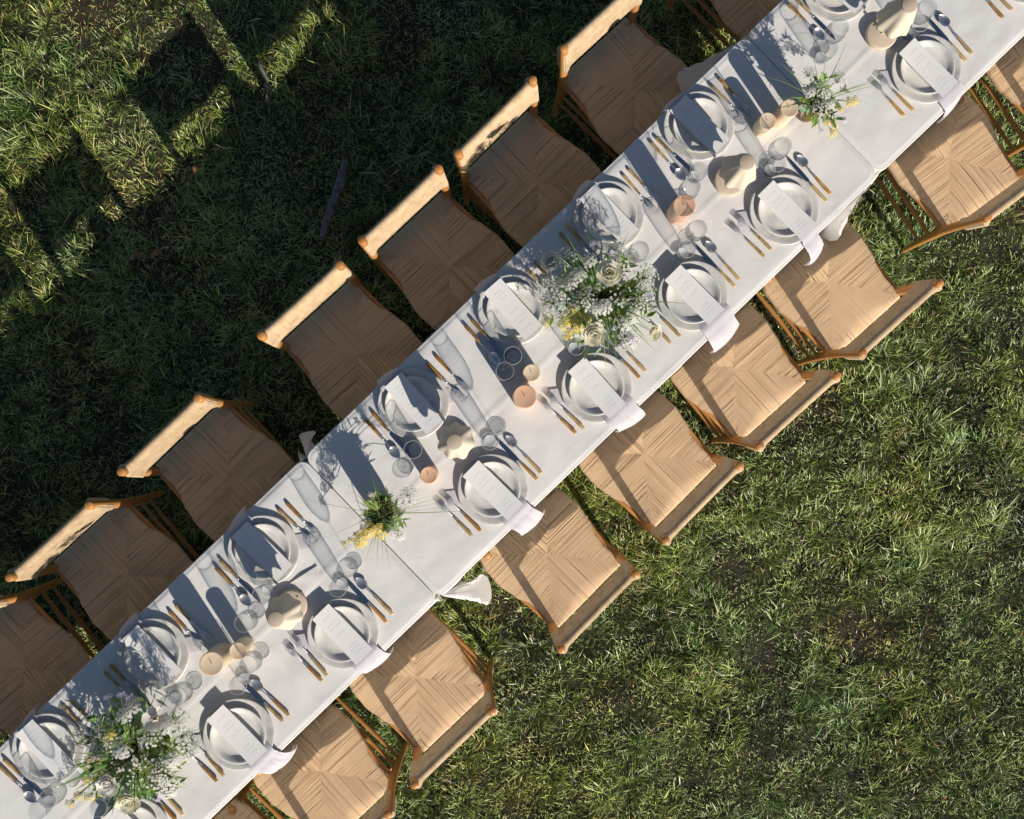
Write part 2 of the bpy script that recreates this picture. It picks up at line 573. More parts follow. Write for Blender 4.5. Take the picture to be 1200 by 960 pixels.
# ------------------------------------------------------------------ table frame
TZ = 0.75
_a, _b = P(515, 699.5, TZ), P(990, 242, TZ)
TH = math.atan2(_b.y - _a.y, _b.x - _a.x)
TU = Vector((math.cos(TH), math.sin(TH), 0))
TN = Vector((math.sin(TH), -math.cos(TH), 0))           # towards the lower-right guests
N_HI = (_a.x * TN.x + _a.y * TN.y)                       # lower-right edge
_c = P(81, 800, TZ)
N_LO = (_c.x * TN.x + _c.y * TN.y)
tt = lambda px, py: P(px, py, TZ).dot(TU)
J1, J2 = tt(513, 701), tt(1030, 203)
TL = J2 - J1
NC, NW = (N_HI + N_LO) / 2, (N_HI - N_LO)


def make_table(t0, t1, label):
    c = TU * (t0 + t1) / 2 + TN * NC
    root = empty('banquet_table', (c.x, c.y, 0), TH)
    tag(root, label, 'table', 'banquet tables set end to end')
    L, W = (t1 - t0) - .03, NW - .03
    b = MB(); b.box((0, 0, TZ - .03), (L, W, .035)); b.build('tabletop', M['board'], root, False)
    for sx in (-1, 1):
        for sy in (-1, 1):
            l = MB(); l.tube([(sx * (L / 2 - .25), sy * (W / 2 - .10), 0), (sx * (L / 2 - .25), sy * (W / 2 - .10), TZ - .05)], .013)
            l.build('leg', M['trestle'], root)
        s = MB(); s.tube([(sx * (L / 2 - .25), -(W / 2 - .10), .2), (sx * (L / 2 - .25), (W / 2 - .10), .2)], .010)
        s.build('crossbar', M['trestle'], root)


def make_cloth(t0, t1, label, corners, seed, shift=0.0):
    """one sheet: top, rounded edges, hanging sides, corner folds pushed out between the tables.
    corners: (sx, sy) -> (outward push, skew along the table)"""
    c = TU * (t0 + t1) / 2 + TN * (NC + shift)
    r = random.Random(seed)
    L2, W2 = (t1 - t0) / 2 - .004, NW / 2
    D = .24
    fr = .012
    step = .0125
    def axis(h):
        a = list(np.arange(-h + .02, h - .019, step))
        e = [h - .012, h - .005]
        o = [.006, .012, .02, .035, .055, .08, .11, .14, .17, .20, .225, D]
        return [-(h + q) for q in reversed(o)] + [-h] + [-q for q in reversed(e)] + a + e + [h] + [h + q for q in o]
    xs, ys = axis(L2), axis(W2)
    ph = [r.uniform(0, 6.28) for _ in range(8)]
    folds_x = [-L2 + (k + 1) * (2 * L2) / 4 for k in range(3)]
    X, Y = np.meshgrid(np.array(xs), np.array(ys), indexing='ij')
    wr = (smooth_noise(X, Y, 5.0, seed + 40) - .5) * .006 + (smooth_noise(X * .8 + Y * .6, Y * .8 - X * .6, 17.0, seed + 41) - .5) * .0026
    wr2 = (smooth_noise(X * .9 - Y * .4, Y * .3 + X * .2, 14.0, seed + 42) - .5) * .0032
    rows = []
    for i, x in enumerate(xs):
        row = []
        for j, y in enumerate(ys):
            ex, ey = max(abs(x) - L2, 0), max(abs(y) - W2, 0)
            sx, sy = (1 if x > 0 else -1), (1 if y > 0 else -1)
            bx, by = max(min(x, L2), -L2), max(min(y, W2), -W2)
            # rounded plan corners of the top
            cr = .035
            kx, ky = L2 - cr, W2 - cr
            if abs(bx) > kx and abs(by) > ky:
                ux, uy = abs(bx) - kx, abs(by) - ky
                m_ = max(ux, uy) / cr
                q = math.hypot(ux, uy) or 1
                ux, uy = ux / q * cr * m_, uy / q * cr * m_
                bx, by = sx * (kx + ux), sy * (ky + uy)
            z = 0.0
            if ex == 0 and ey == 0:
                z = wr[i, j] + wr2[i, j]
                dmin = min(L2 - abs(x), W2 - abs(y))
                z *= min(1, dmin / .03)
                z += .0028 * math.exp(-((y - .002 * math.sin(x * 9 + ph[0])) / .0045) ** 2)
                for fx in folds_x:
                    z += .0022 * math.exp(-((x - fx - .002 * math.sin(y * 11 + ph[1])) / .005) ** 2)
                if dmin < .006: z -= .003
                p = (bx, by, z)
            else:
                e = math.hypot(ex, ey)
                dp = max(e - fr * .5, 0)
                if ex == 0 or ey == 0:
                    # hanging side with soft waves
                    s = x if ex == 0 else y
                    wv = .010 * math.sin(s * 9 + ph[2]) + .006 * math.sin(s * 21 + ph[3])
                    o = min(e, fr) * .45 + (.006 + wv) * min(1, dp / D)
                    near = max(0, 1 - (L2 - abs(x)) / .22) if ex == 0 else 0
                    push = corners.get((sx, sy), (.03, 0, 0))[0] * .5
                    if ex == 0:
                        o = max(o, .004) + push * .30 * near ** 2 * math.sin(min(1, dp / D) * 1.4)
                        p = (bx, by + sy * o, -.003 - dp)
                    else:
                        p = (bx + sx * .002, by, -.003 - dp)
                else:
                    ln, b0, b1 = corners.get((sx, sy), (.04, 60, 120))
                    phi = math.atan2(ey, ex)                 # 0 = end side, 90 deg = long side
                    w = max(0, math.sin(phi * 2)) ** .6
                    rr = min(e / D, 1.3)
                    beta = R(b0 + (b1 - b0) * phi / 1.5708 + 9 * math.sin(phi * 8) * rr)
                    o = ln * w * rr ** .8 * (1 + .13 * math.sin(phi * 6 + 1))
                    ox, oy = -math.cos(beta) * o, math.sin(beta) * o        # ox > 0 would run into the next table
                    dz = math.sqrt(max(dp * dp - (o * .8) ** 2, (dp * .45) ** 2))
                    p = (bx + sx * .002 * math.cos(phi) + sx * ox, by + sy * (oy + .004), -.003 - dz * .92 + .028 * rr * w * math.sin(phi * 6 + .5))
            row.append(p)
        rows.append(row)
    m = MB(); m.grid(rows)
    o = m.build('tablecloth', M['cloth'])
    o.location = (c.x, c.y, TZ)
    o.rotation_euler = (0, 0, TH)
    # keep the sheet's pattern apart from its neighbours
    tag(o, label, 'tablecloth', 'white tablecloths')


# local x = TU, local +y = -TN (upper-left side)
make_table(J1 - TL, J1 - .005, 'banquet table under the cloth carrying the bottom left bouquet')
make_table(J1 + .005, J2 - .005, 'banquet table under the cloth carrying the big central bouquet')
make_table(J2 + .005, J2 + TL, 'banquet table under the cloth at the top right corner')
# corner folds: (length, first, last direction in degrees; 90 = straight out, under 90 = back along its own table)
make_cloth(J1 - TL, J1, 'white tablecloth under the bottom left bouquet', {(1, -1): (.05, 40, 90), (1, 1): (.07, 30, 90)}, 1)
make_cloth(J1, J2, 'white tablecloth in the middle, under the big central bouquet', {(-1, -1): (.175, 18, 78), (1, -1): (.20, 4, 22), (-1, 1): (.10, 50, 100), (1, 1): (.20, 4, 28)}, 2)
make_cloth(J2, J2 + TL, 'white tablecloth in the top right, past the small yellow and white posy', {(-1, -1): (.04, 40, 90), (-1, 1): (.04, 40, 90)}, 3)

# ------------------------------------------------------------------ chairs
SEAT_Z = 0.45


def seat_half(y):
    ks = [(-.245, .197), (-.20, .190), (-.15, .188), (-.10, .194), (-.03, .219), (.05, .232), (.13, .228), (.205, .210)]
    for (a, wa), (b, wb) in zip(ks, ks[1:]):
        if y <= b:
            u = max(0, (y - a) / (b - a)); u = u * u * (3 - 2 * u)
            return wa + (wb - wa) * u
    return ks[-1][1]


def make_seat_mesh(seed):
    r = random.Random(seed)
    m = MB()
    YB, YF = -.250, .205
    def dz(x, y):
        a, b = abs(x) / .20, abs(y) / (.25 if y < 0 else .205)
        m_ = max(a, b, 1e-6)
        bul = 1 - (min(a, b) / m_) ** 2                       # 0 on the diagonals, 1 in the middle of each triangle
        return -.013 * (1 - min(1, m_)) + .0065 * bul * min(1, m_) * (1.1 - min(1, m_)) * 2.2
    def cord(p0, d, ln, side, width, lift, bend):
        """a cord from p0 along d for ln, then over the rail and down; side = across"""
        n = 5
        rows = []
        pts = []
        for k in range(n):
            s = ln * k / (n - 1)
            x, y = p0[0] + d[0] * s, p0[1] + d[1] * s
            wob = bend * math.sin(3.14 * k / (n - 1))
            pts.append((x + side[0] * wob, y + side[1] * wob, SEAT_Z + dz(x, y) + lift, 0))
        x, y = p0[0] + d[0] * ln, p0[1] + d[1] * ln
        for (o, h) in ((.006, -.004), (.010, -.012), (.010, -.024), (.004, -.032)):
            pts.append((x + d[0] * o, y + d[1] * o, SEAT_Z + h + lift * .5, 1))
        hw = width / 2
        for qi, (x, y, z, edge) in enumerate(pts):
            row = []
            hw = width / 2 * (TAPER + (1 - TAPER) * (min(1, qi / 3) if TONE == 0 else abs(qi - 2) / 2 if qi < 5 else 1))
            for (a, h) in ((-1, -.50), (-.62, .08), (0, .22), (.62, .08), (1, -.50)):
                if edge:
                    row.append((x + side[0] * a * hw + d[0] * h * hw * .7, y + side[1] * a * hw + d[1] * h * hw * .7, z + h * hw * .5))
                else:
                    row.append((x + side[0] * a * hw, y + side[1] * a * hw, z + h * hw))
            rows.append(row)
        m.grid(rows, TONE)
    sp = .0040
    for q in range(4):
        v = {0: (YB, YF), 1: (YB, YF), 2: (-.19, .19), 3: (-.208, .208)}[q]
        pos = v[0] + sp * .6
        while pos < v[1] - sp * .4:
            w = sp * r.uniform(.88, 1.04)
            gapn = r.random()
            g = 0
            if gapn < (.05 if q == 2 else .20): g = r.uniform(.0008, .0028)
            lift = r.uniform(-.0006, .0005)
            global TAPER, TONE
            TAPER = r.uniform(.25, .75) if r.random() < (.04 if q == 2 else .20) else r.uniform(.94, 1.03)
            TONE = r.choice((0,) * 12 + (1,) * 3)
            bend = r.uniform(-.0006, .0006) + (r.uniform(-.003, .003) if r.random() < .05 else 0)
            if q in (0, 1):        # right / left of the cross, cords run sideways
                s = 1 if q == 0 else -1
                y = pos
                x0 = (abs(y) / abs(YB) * .195) if y < 0 else (y / YF * .205)
                x1 = seat_half(y)
                ln = x1 - x0
                if ln > .003:
                    cord((s * (x0 - .001), y), (s, 0), ln + .001, (0, 1), w, lift, bend)
            else:                  # back / front of the cross, cords run lengthwise
                s = -1 if q == 2 else 1
                x = pos
                if q == 2:
                    y0 = abs(x) / .195 * abs(YB); y1 = abs(YB)
                else:
                    y0 = abs(x) / .205 * YF; y1 = YF - .012 * (x / .208) ** 2
                ln = y1 - y0
                if ln > .003:
                    cord((x, s * (y0 - .001)), (0, s), ln + .001, (1, 0), w, lift, bend)
            pos += sp * .98 + g
    # the dark inside of the weave, under the cords
    for y0 in range(18):
        pass
    rows = []
    for k in range(23):
        y = YB + (YF - YB) * k / 22
        h = seat_half(y) - .002
        rows.append([(h * j / 6, y, SEAT_Z + dz(h * j / 6, y) - .014) for j in range(-6, 7)])
    m.grid(rows)
    rows = [[(p[0], p[1], SEAT_Z - .026) for p in rw] for rw in rows]
    m.grid(rows)
    return m.mesh('woven_seat', [M['cord'], M['cord_mid'], M['cord_dark']])


def make_band_mesh(seed):
    r = random.Random(seed)
    m = MB()
    z0, z1 = .598, .756
    ytop, ybot = -.264, -.246
    th = .0165
    X0, X1 = -.222, .222
    sec = []
    hh = (z1 - z0) / 2 - th
    ns = 10
    for k in range(ns + 1):
        a = math.pi * k / ns
        sec.append((math.cos(a), hh / th + math.sin(a)))
    for k in range(ns + 1):
        a = math.pi + math.pi * k / ns
        sec.append((math.cos(a), -hh / th + math.sin(a)))
    ncord = 92
    rows = []
    sub = 4
    g = [r.uniform(.6, 1.3) for _ in range(ncord + 2)]
    deep = [(2.8 if r.random() < .05 else 1) for _ in range(ncord + 2)]
    for i in range(ncord * sub + 1):
        u = i / (ncord * sub)
        x = X0 + (X1 - X0) * u
        ck = int(i / sub)
        fr = (i % sub) / sub
        bul = math.sin(math.pi * fr) * .0018 * g[ck] - (.0034 * deep[ck] if fr == 0 else 0)
        # thicker round the posts, rounded off at the ends
        ex = min(abs(x - X0), abs(X1 - x))
        post = math.exp(-((abs(x) - .207) / .017) ** 2) * .011
        endr = math.sqrt(max(0, 1 - max(0, (.010 - ex) / .010) ** 2)) * .85 + .15
        t2 = (th + post) * endr + bul
        row = []
        cz, sag = (z0 + z1) / 2, .004 * math.sin(3.14 * u)
        for (a, b) in sec:
            zz = cz + b * th + (bul * (1 if b > 0 else -1) if abs(b) > hh / th else 0) - sag * (1 if b > 0 else -.6)
            f = (zz - z0) / (z1 - z0)
            yy = ybot + (ytop - ybot) * f + a * t2
            row.append((x, yy, zz))
        rows.append(row)
    m.grid(rows, close_u=True)
    return m.mesh('woven_backrest', M['cord_band'])


SEATS = [make_seat_mesh(s) for s in range(1, 10)]
BANDS = [make_band_mesh(s) for s in range(20, 26)]


def post_pts(s):
    return [(s * .212, -.246, 0), (s * .207, -.238, .25), (s * .205, -.236, .45), (s * .206, -.244, .6), (s * .207, -.256, .74), (s * .207, -.259, .778)]


def chair_meshes():
    out = {}
    def put(name, mb): out.setdefault(name, []).append(mb.mesh(name, M['wood']))
    for s in (-1, 1):
        m = MB()
        pts = post_pts(s)
        m.tube(pts, [.0125, .0165, .0190, .0185, .0178, .0175], 14, caps=False)
        x, y, z = pts[-1]
        m.lathe([(.0175, 0), (.0172, .003), (.0145, .006), (0.0001, .0065)], 14, (x, y, z))
        put('leg', m)
    for s in (-1, 1):
        m = MB()
        m.tube([(s * .190, .186, 0), (s * .188, .184, .25), (s * .184, .180, .452)], [.0115, .0165, .0185], 14, caps=False)
        m.lathe([(.0185, 0), (.0178, .006), (.0145, .010), (.0001, .011)], 14, (s * .184, .180, .452))
        put('leg', m)
    for s in (-1, 1):
        for z, yy in ((.20, 0), (.31, 0)):
            m = MB()
            y0, y1 = -.238, .185
            m.tube([(s * .208, y0, z), (s * .203, y0 + .10, z), (s * .198, -.03, z), (s * .193, y1 - .10, z), (s * .189, y1, z)], [.0062, .0096, .0108, .0096, .0062], 10)
            put('stretcher', m)
        m = MB()
        m.tube([(s * .204, -.236, .428), (s * .21, -.1, .428), (s * .224, .05, .428), (s * .19, .182, .428)], .010, 8)
        put('seat_rail', m)
    for z, y in ((.24, .185), (.35, .185), (.24, -.238)):
        m = MB()
        m.tube([(-.19, y, z), (-.1, y, z), (0, y, z), (.1, y, z), (.19, y, z)], [.0062, .0096, .0108, .0096, .0062], 10)
        put('stretcher', m)
    for y in (.183, -.232):
        m = MB(); m.tube([(-.19, y, .430), (.19, y, .430)], .010, 8); put('seat_rail', m)
    m = MB(); m.tube([(-.205, -.252, .68), (.205, -.252, .68)], .008, 8); put('back_rail', m)
    return out


CHM = chair_meshes()


def make_chair(cross_px, ang, upper, label, variant, group='cord seated dining chairs along the table'):
    c = P(cross_px[0], cross_px[1], SEAT_Z)
    root = empty('dining_chair', (c.x, c.y, 0), 0)
    # local +y looks to the table
    root.rotation_euler = (0, 0, R(ang) + (math.pi if upper else 0))
    tag(root, label, 'chair', group)
    def ch(name, me):
        o = bpy.data.objects.new(name, me); C.objects.link(o); o.parent = root
    ch('woven_seat', SEATS[variant % 9])
    ch('woven_backrest', BANDS[variant % 6])
    for nm, lst in CHM.items():
        for me in lst: ch(nm, me)


# ------------------------------------------------------------------ where each setting is (words used in the labels)
LOWER = {
    1: ((157, 975), 'cut by the bottom edge below the left bouquet'),
    2: ((280, 860), 'just right of the bottom left bouquet'),
    3: ((402, 742), 'lower right of the bottom left lamp'),
    4: ((577.5, 573.5), 'lower right of the middle lamp'),
    5: ((699, 454), 'directly below the big central bouquet'),
    6: ((812, 347), 'just right of the big central bouquet'),
    7: ((919, 246), 'lower right of the lamp above the central bouquet'),
    8: ((1085, 81), 'lower right of the topmost lamp'),
    9: ((1202, -35), 'at the top right corner, cut by the edge'),
}
UPPER = {
    1: ((57, 877), 'upper left of the bottom left bouquet'),
    2: ((180, 766), 'directly above the bottom left bouquet'),
    3: ((309, 645), 'above the bottom left lamp'),
    4: ((485, 473), 'upper left of the middle lamp'),
    5: ((601, 363), 'just left of the big central bouquet'),
    6: ((713, 253), 'just above the big central bouquet'),
    7: ((819, 148), 'upper left of the lamp above the central bouquet'),
    8: ((981, -14), 'cut by the top edge beside the topmost lamp'),
}
lowch = {1: ((269, 1021), 43.5), 2: ((374, 905), 43.4), 3: ((486, 794), 43.4), 4: ((641, 649), 45.3), 5: ((754, 532), 45),
         6: ((860, 430), 42), 7: ((971, 330), 41.7), 8: ((1114, 185), 36.5), 9: ((1229, 72), 38)}
upch = {1: ((27, 785), 41), 2: ((149, 676), 42.5), 3: ((269, 560), 44), 4: ((419, 416), 42.5), 5: ((527.5, 312), 43.7),
        6: ((631, 216), 45), 7: ((744, 106), 43), 8: ((890, -28), 42)}
for k, (px, a) in lowch.items():
    make_chair(px, a, False, 'sunlit cord seat chair at the setting ' + LOWER[k][1], k)
for k, (px, a) in upch.items():
    make_chair(px, a, True, 'shaded cord seat chair at the setting ' + UPPER[k][1], k + 9)

# ------------------------------------------------------------------ tableware
def wobble(seed, amp):
    r = random.Random(seed)
    a = [(k, r.uniform(-amp, amp) / k, r.uniform(0, 6.28)) for k in (2, 3, 4, 5, 7)]
    return lambda t: 1 + sum(q * math.sin(k * t + p) for k, q, p in a)


def plate_mesh(name, rad, rim, base_z, seed, material):
    m = MB()
    w = wobble(seed, .018)
    w2 = wobble(seed + 9, .5)
    t = .004
    prof = [(.0001, t), (rad * .3, t), (rad * .6, t + .0003), (rad * .74, t + .0015), (rad * .82, t + rim * .28), (rad * .90, t + rim * .66), (rad * .965, rim),
            (rad, rim + .0006), (rad * 1.004, rim - .002), (rad * .97, rim - .004), (rad * .86, .004), (rad * .74, 0), (.0001, 0)]
    m.lathe(prof, 72, (0, 0, base_z), rad=lambda a, r, z: 1 + (w(a) - 1) * min(1, r / rad), zfun=lambda a, r, z: (w2(a) - 1) * .0022 * max(0, (r / rad - .7)))
    return m.mesh(name, material)


CHARGERS = [plate_mesh('charger_plate', .1395, .0125, 0, s, M['ceramic']) for s in (1, 2, 3)]
PLATES = [plate_mesh('dinner_plate', .109, .020, 0, s, M['ceramic2']) for s in (4, 5, 6)]


def single(name, me, loc, rz, label, cat, group):
    o = bpy.data.objects.new(name, me)
    C.objects.link(o)
    o.location = loc
    o.rotation_euler = (0, 0, rz)
    return tag(o, label, cat, group)


def napkin_mesh(seed, out, skew, width, edge, tail):
    """local frame: plate centre at the origin, -y to the guest; edge = distance to the table edge"""
    r = random.Random(seed)
    am, sl = r.uniform(.3, 1.3), r.uniform(-.03, .03)
    m = MB()
    # folded ply that lies over the charger's rim, then over the table edge
    path = [(-.082, .0085), (-.092, .0105), (-.102, .0135), (-.114, .0185), (-.130, .0200), (-.143, .0185), (-edge + .006, .010), (-edge - .006, .0065),
            (-edge - .25 * out, .003), (-edge - .55 * out, -.008), (-edge - .85 * out, -.03), (-edge - out, -.06), (-edge - out * 1.02, -.06 - tail * .5), (-edge - out * .9, -.06 - tail)]
    for ply in range(2):
        rows = []
        nw = 21
        ph = r.uniform(0, 6)
        for i, (y, z) in enumerate(path):
            f = max(0, (i - 5)) / (len(path) - 6)
            row = []
            wd = width * (1 + .22 * f - .10 * math.sin(f * 3.1)) * (1 - .1 * ply)
            for j in range(nw):
                v = (j / (nw - 1) - .5)
                crease = abs(((v * 2.6 + ph + .35 * f) % 1) - .5) * 2 - .5          # soft pleats
                wave = math.sin(v * 6.5 + ph + f * .8) * (.001 + .006 * f) + crease * (.0008 + .010 * f * am)
                x = v * wd * (1 - .18 * f * am) + skew * f * (1 + ply * .25) + .004 * ply + .006 * f * math.sin(f * 7 + ph)
                yy = y + (.010 * f * (2 * v) ** 2) - ply * .006 * f + (v * sl * f)
                row.append((x, yy, z + wave * .8 - ply * .0028 - (.006 * f * ply)))
            rows.append(row)
        m.grid(rows)
    # the corner that peeks out under the far-left side of the charger
    ax, ay, bx, by = -.158, .098, -.02, .0
    d = Vector((bx - ax, by - ay)).normalized(); s = Vector((-d.y, d.x))
    rows = []
    for i in range(6):
        p = Vector((ax, ay)) + d * (.15 * i / 5)
        rows.append([(p.x + s.x * h, p.y + s.y * h, .0030 + (.0022 * math.sin(h * 60 + i) if i < 2 else 0)) for h in (-.030, -.015, 0, .015, .030)])
    m.grid(rows)
    return m.mesh('napkin', M['napkin'])


def menu_mesh(seed):
    r = random.Random(seed)
    m = MB()
    for t in (0, -.0006):
        rows = []
        for i in range(9):
            y = -.1235 + .247 * i / 8
            rows.append([(x, y, t + .0035 * (y / .12) ** 2 * r.choice((1, 1)) + .0006 * math.sin(x * 40 + seed)) for x in (-.0445, -.022, 0, .022, .0445)])
        m.grid(rows)
    return m.mesh('menu_card', M['menu'])


MENUS = [menu_mesh(s) for s in (1, 2)]


# cutlery: local +y is the tip, the handle's end at -y; lies on z = 0
def handle_mb(length, y0, fat=1.0):
    m = MB()
    pts, rad = [], []
    for (f, r_) in ((0, .0028), (.02, .0056), (.08, .0074), (.3, .0070), (.6, .0062), (.9, .0056), (1, .0054)):
        pts.append((0, y0 + length * f, .0058)); rad.append(r_ * fat)
    m.tube(pts, rad, 10, flat=.72)
    return m


def ferrule_mb(y0):
    m = MB()
    pts, rad = [], []
    for k, r_ in enumerate((.0050, .0052, .0036, .0050, .0050, .0034, .0048, .0044, .0030)):
        pts.append((0, y0 + .0026 * k, .0056)); rad.append(r_)
    m.tube(pts, rad, 10)
    return m


def plate_strip(m, outline, zfun, th=.0011):
    """outline: list of (y, x0, x1)"""
    top = [[(x0 + (x1 - x0) * q / 4, y, zfun(x0 + (x1 - x0) * q / 4, y) + th) for q in range(5)] for (y, x0, x1) in outline]
    bot = [[(a, b, c - 2 * th) for (a, b, c) in rw] for rw in top]
    m.grid(top)
    m.grid([rw[::-1] for rw in bot])
    for (A, B) in ((0, 0), (4, 4)):
        m.grid([[t[A], b_[B]] for t, b_ in zip(top, bot)])
    m.grid([top[0], bot[0]]); m.grid([bot[-1], top[-1]])


def make_fork(scale, hm):
    root = empty('fork')
    L = .215 * scale
    hl = .092 * scale
    handle_mb(hl, -L / 2).build('handle', hm, root)
    ferrule_mb(-L / 2 + hl - .001).build('ferrule', M['steel'], root)
    m = MB()
    y0 = -L / 2 + hl + .02
    yt = L / 2
    yc = yt - .056 * scale
    arch = lambda x, y: .0030 + .0075 * math.sin(max(0, min(1, (y - y0) / (yt - y0))) * math.pi * .95) * (1 if y < yt else 1) + .0015 * max(0, (y - (yt - .015))) / .015 - 12 * x * x
    plate_strip(m, [(y0, -.0026, .0026), (y0 + (yc - y0) * .5, -.0020, .0020), (yc - .012, -.0026, .0026), (yc - .003, -.0070, .0070), (yc + .006, -.0112, .0112), (yc + .016, -.0120, .0120), (yc + .020, -.0120, .0120)], arch)
    for k in range(4):
        cx = -.0103 + k * .00687
        plate_strip(m, [(yc + .019, cx - .0017, cx + .0017), (yc + .036, cx - .0013, cx + .0013), (yt - .004, cx - .0011, cx + .0011), (yt, cx - .0005, cx + .0005)], arch)
    m.build('tines', M['steel_bright'], root)
    return root


def make_spoon(scale, hm):
    root = empty('spoon')
    L = .205 * scale; hl = .090 * scale
    handle_mb(hl, -L / 2).build('handle', hm, root)
    ferrule_mb(-L / 2 + hl - .001).build('ferrule', M['steel'], root)
    m = MB()
    y0 = -L / 2 + hl + .02
    bl, bw = .058 * scale, .0185
    yb = L / 2 - bl
    m.tube([(0, y0, .0055), (0, (y0 + yb) / 2, .0085), (0, yb + .004, .0095)], [.0030, .0024, .0034], 8)
    rows = []
    for i in range(11):
        f = i / 10
        y = yb + bl * f
        hw = bw * (math.sin(math.pi * min(1, max(0, f)) ** .8) ** .62) + .0006
        rows.append([(hw * q / 5, y, .0035 + .0068 * ((q / 5) ** 2 * math.sin(math.pi * f) ** .3 + (1 - math.sin(math.pi * f) ** .7) * 1.0) * (1 - .3 * f)) for q in range(-5, 6)])
    m.grid(rows)
    m.grid([[(a, b, c - .0012) for (a, b, c) in rw][::-1] for rw in rows])
    m.build('bowl', M['steel'], root)
    return root


def make_knife(scale, hm):
    root = empty('knife')
    L = .232 * scale; hl = .088 * scale
    handle_mb(hl, -L / 2).build('handle', hm, root)
    ferrule_mb(-L / 2 + hl - .001).build('ferrule', M['steel'], root)
    m = MB()
    y0 = -L / 2 + hl + .020
    yt = L / 2
    z = lambda x, y: .0048 - abs(x) * .02
    D = yt - y0
    plate_strip(m, [(y0, -.0035, .0035), (y0 + .008, -.0088, .0062), (y0 + D * .35, -.0098, .0064), (y0 + D * .65, -.0098, .0060), (y0 + D * .85, -.0076, .0050), (y0 + D * .95, -.0040, .0040), (yt, .0005, .0018)], z, .0009)
    m.build('blade', M['blade'], root)
    return root


FORKS = [Proto(make_fork(1.0, M['horn'])), Proto(make_fork(1.0, M['horn_pale']))]
SMALLF = [Proto(make_fork(.93, M['horn'])), Proto(make_fork(.93, M['horn_pale']))]
SPOONS = [Proto(make_spoon(1.0, M['horn'])), Proto(make_spoon(1.0, M['horn_pale']))]
KNIVES = [Proto(make_knife(1.0, M['horn'])), Proto(make_knife(1.0, M['horn_pale']))]

G_FORK, G_KNIFE, G_SPOON = 'forks laid on the tablecloth', 'knives laid on the tablecloth', 'spoons laid on the tablecloth'
jr = random.Random(77)


def setting(key, px, words, upper, opt):
    c = P(px[0], px[1], TZ + .012)
    base = Vector((c.x, c.y, TZ + .002))
    rz = TH + (math.pi if upper else 0)
    ex = Vector((math.cos(rz), math.sin(rz), 0)); ey = Vector((-math.sin(rz), math.cos(rz), 0))
    nn = c.dot(TN)
    edge = (NC + NW / 2 - nn) if not upper else (nn - (NC - NW / 2))
    at = lambda x, y, z=0: base + ex * x + ey * y + Vector((0, 0, z))
    single('charger_plate', CHARGERS[key % 3], at(0, 0, .0035), rz + jr.uniform(0, 6), 'mottled grey charger plate ' + words, 'plate', 'charger plates')
    single('dinner_plate', PLATES[(key + 1) % 3], at(jr.uniform(-.003, .003), jr.uniform(-.002, .004), .0085), rz + jr.uniform(0, 6), 'smaller pale dinner plate ' + words, 'plate', 'dinner plates')
    out, skew, wd, tail = opt.get('nap', (.055, 0, .105, .03))
    single('napkin', napkin_mesh(key * 3 + (50 if upper else 0), out, skew, wd, edge, tail), at(0, 0, 0), rz, 'pale napkin under the plate ' + words, 'napkin', 'napkins under the plates')
    mo = opt.get('menu', (0, 0, 0))
    card = single('menu_card', MENUS[key % 2], at(mo[0] + jr.uniform(-.003, .003), mo[1] + jr.uniform(-.003, .003), .0325), rz + R(mo[2] + jr.uniform(-2.5, 2.5)), 'white menu card on the plate ' + words, 'menu', 'printed menu cards')
    sh = opt.get('cut', {})
    def lay(protos, nm, x, y, ang, label, cat, grp, z=0.001):
        dx, dy, da = sh.get(nm, (0, 0, 0))
        k = jr.randrange(2)
        protos[k].place(at(x + dx + jr.uniform(-.003, .003), y + dy + jr.uniform(-.005, .005), z), rz + R(ang + da + jr.uniform(-3, 3)), label, cat, grp)
    lay(SMALLF if True else FORKS, 'f1', -.190, .020, 0, 'outer fork by the plate ' + words, 'fork', G_FORK)
    lay(FORKS, 'f2', -.153, .024, 0, 'inner fork by the plate ' + words, 'fork', G_FORK)
    lay(KNIVES, 'k', .150, .024, 0, 'table knife by the plate ' + words, 'knife', G_KNIFE)
    lay(SPOONS, 's', .185, .015, 0, 'spoon by the plate ' + words, 'spoon', G_SPOON)


optL = {
    2: {'nap': (.055, .030, .12, .02)}, 3: {'nap': (.034, .01, .125, .04)}, 4: {'nap': (.062, .018, .125, .02)},
    5: {'nap': (.046, .012, .14, .03)}, 6: {'nap': (.066, -.01, .15, .02)}, 7: {'nap': (.075, -.018, .08, .02), 'menu': (0, -.01, 0)},
    8: {'nap': (.022, -.01, .12, .03)}, 9: {}, 1: {}}
optU = {k: {'nap': (.024, .0, .11, .0)} for k in range(1, 9)}
for k, (px, w) in LOWER.items(): setting(k, px, w, False, optL.get(k, {}))
for k, (px, w) in UPPER.items(): setting(k, px, w, True, optU.get(k, {}))

m = MB()
for lay_ in range(2):
    rows = []
    for i in range(7):
        u = i / 6
        rows.append([((u - .5) * .13 + v * .02, (v - .5) * (.034 + .022 * u) + lay_ * .004, .004 + lay_ * .003 + .0015 * math.sin(u * 7 + v * 5)) for v in (0, .25, .5, .75, 1)])
    m.grid(rows)
c = P(354, 683, TZ)
single('folded_napkin', m.mesh('folded_napkin', M['cloth']), (c.x, c.y, TZ), R(28), 'small white folded napkin lying beside the bottom left lamp', 'napkin', None)

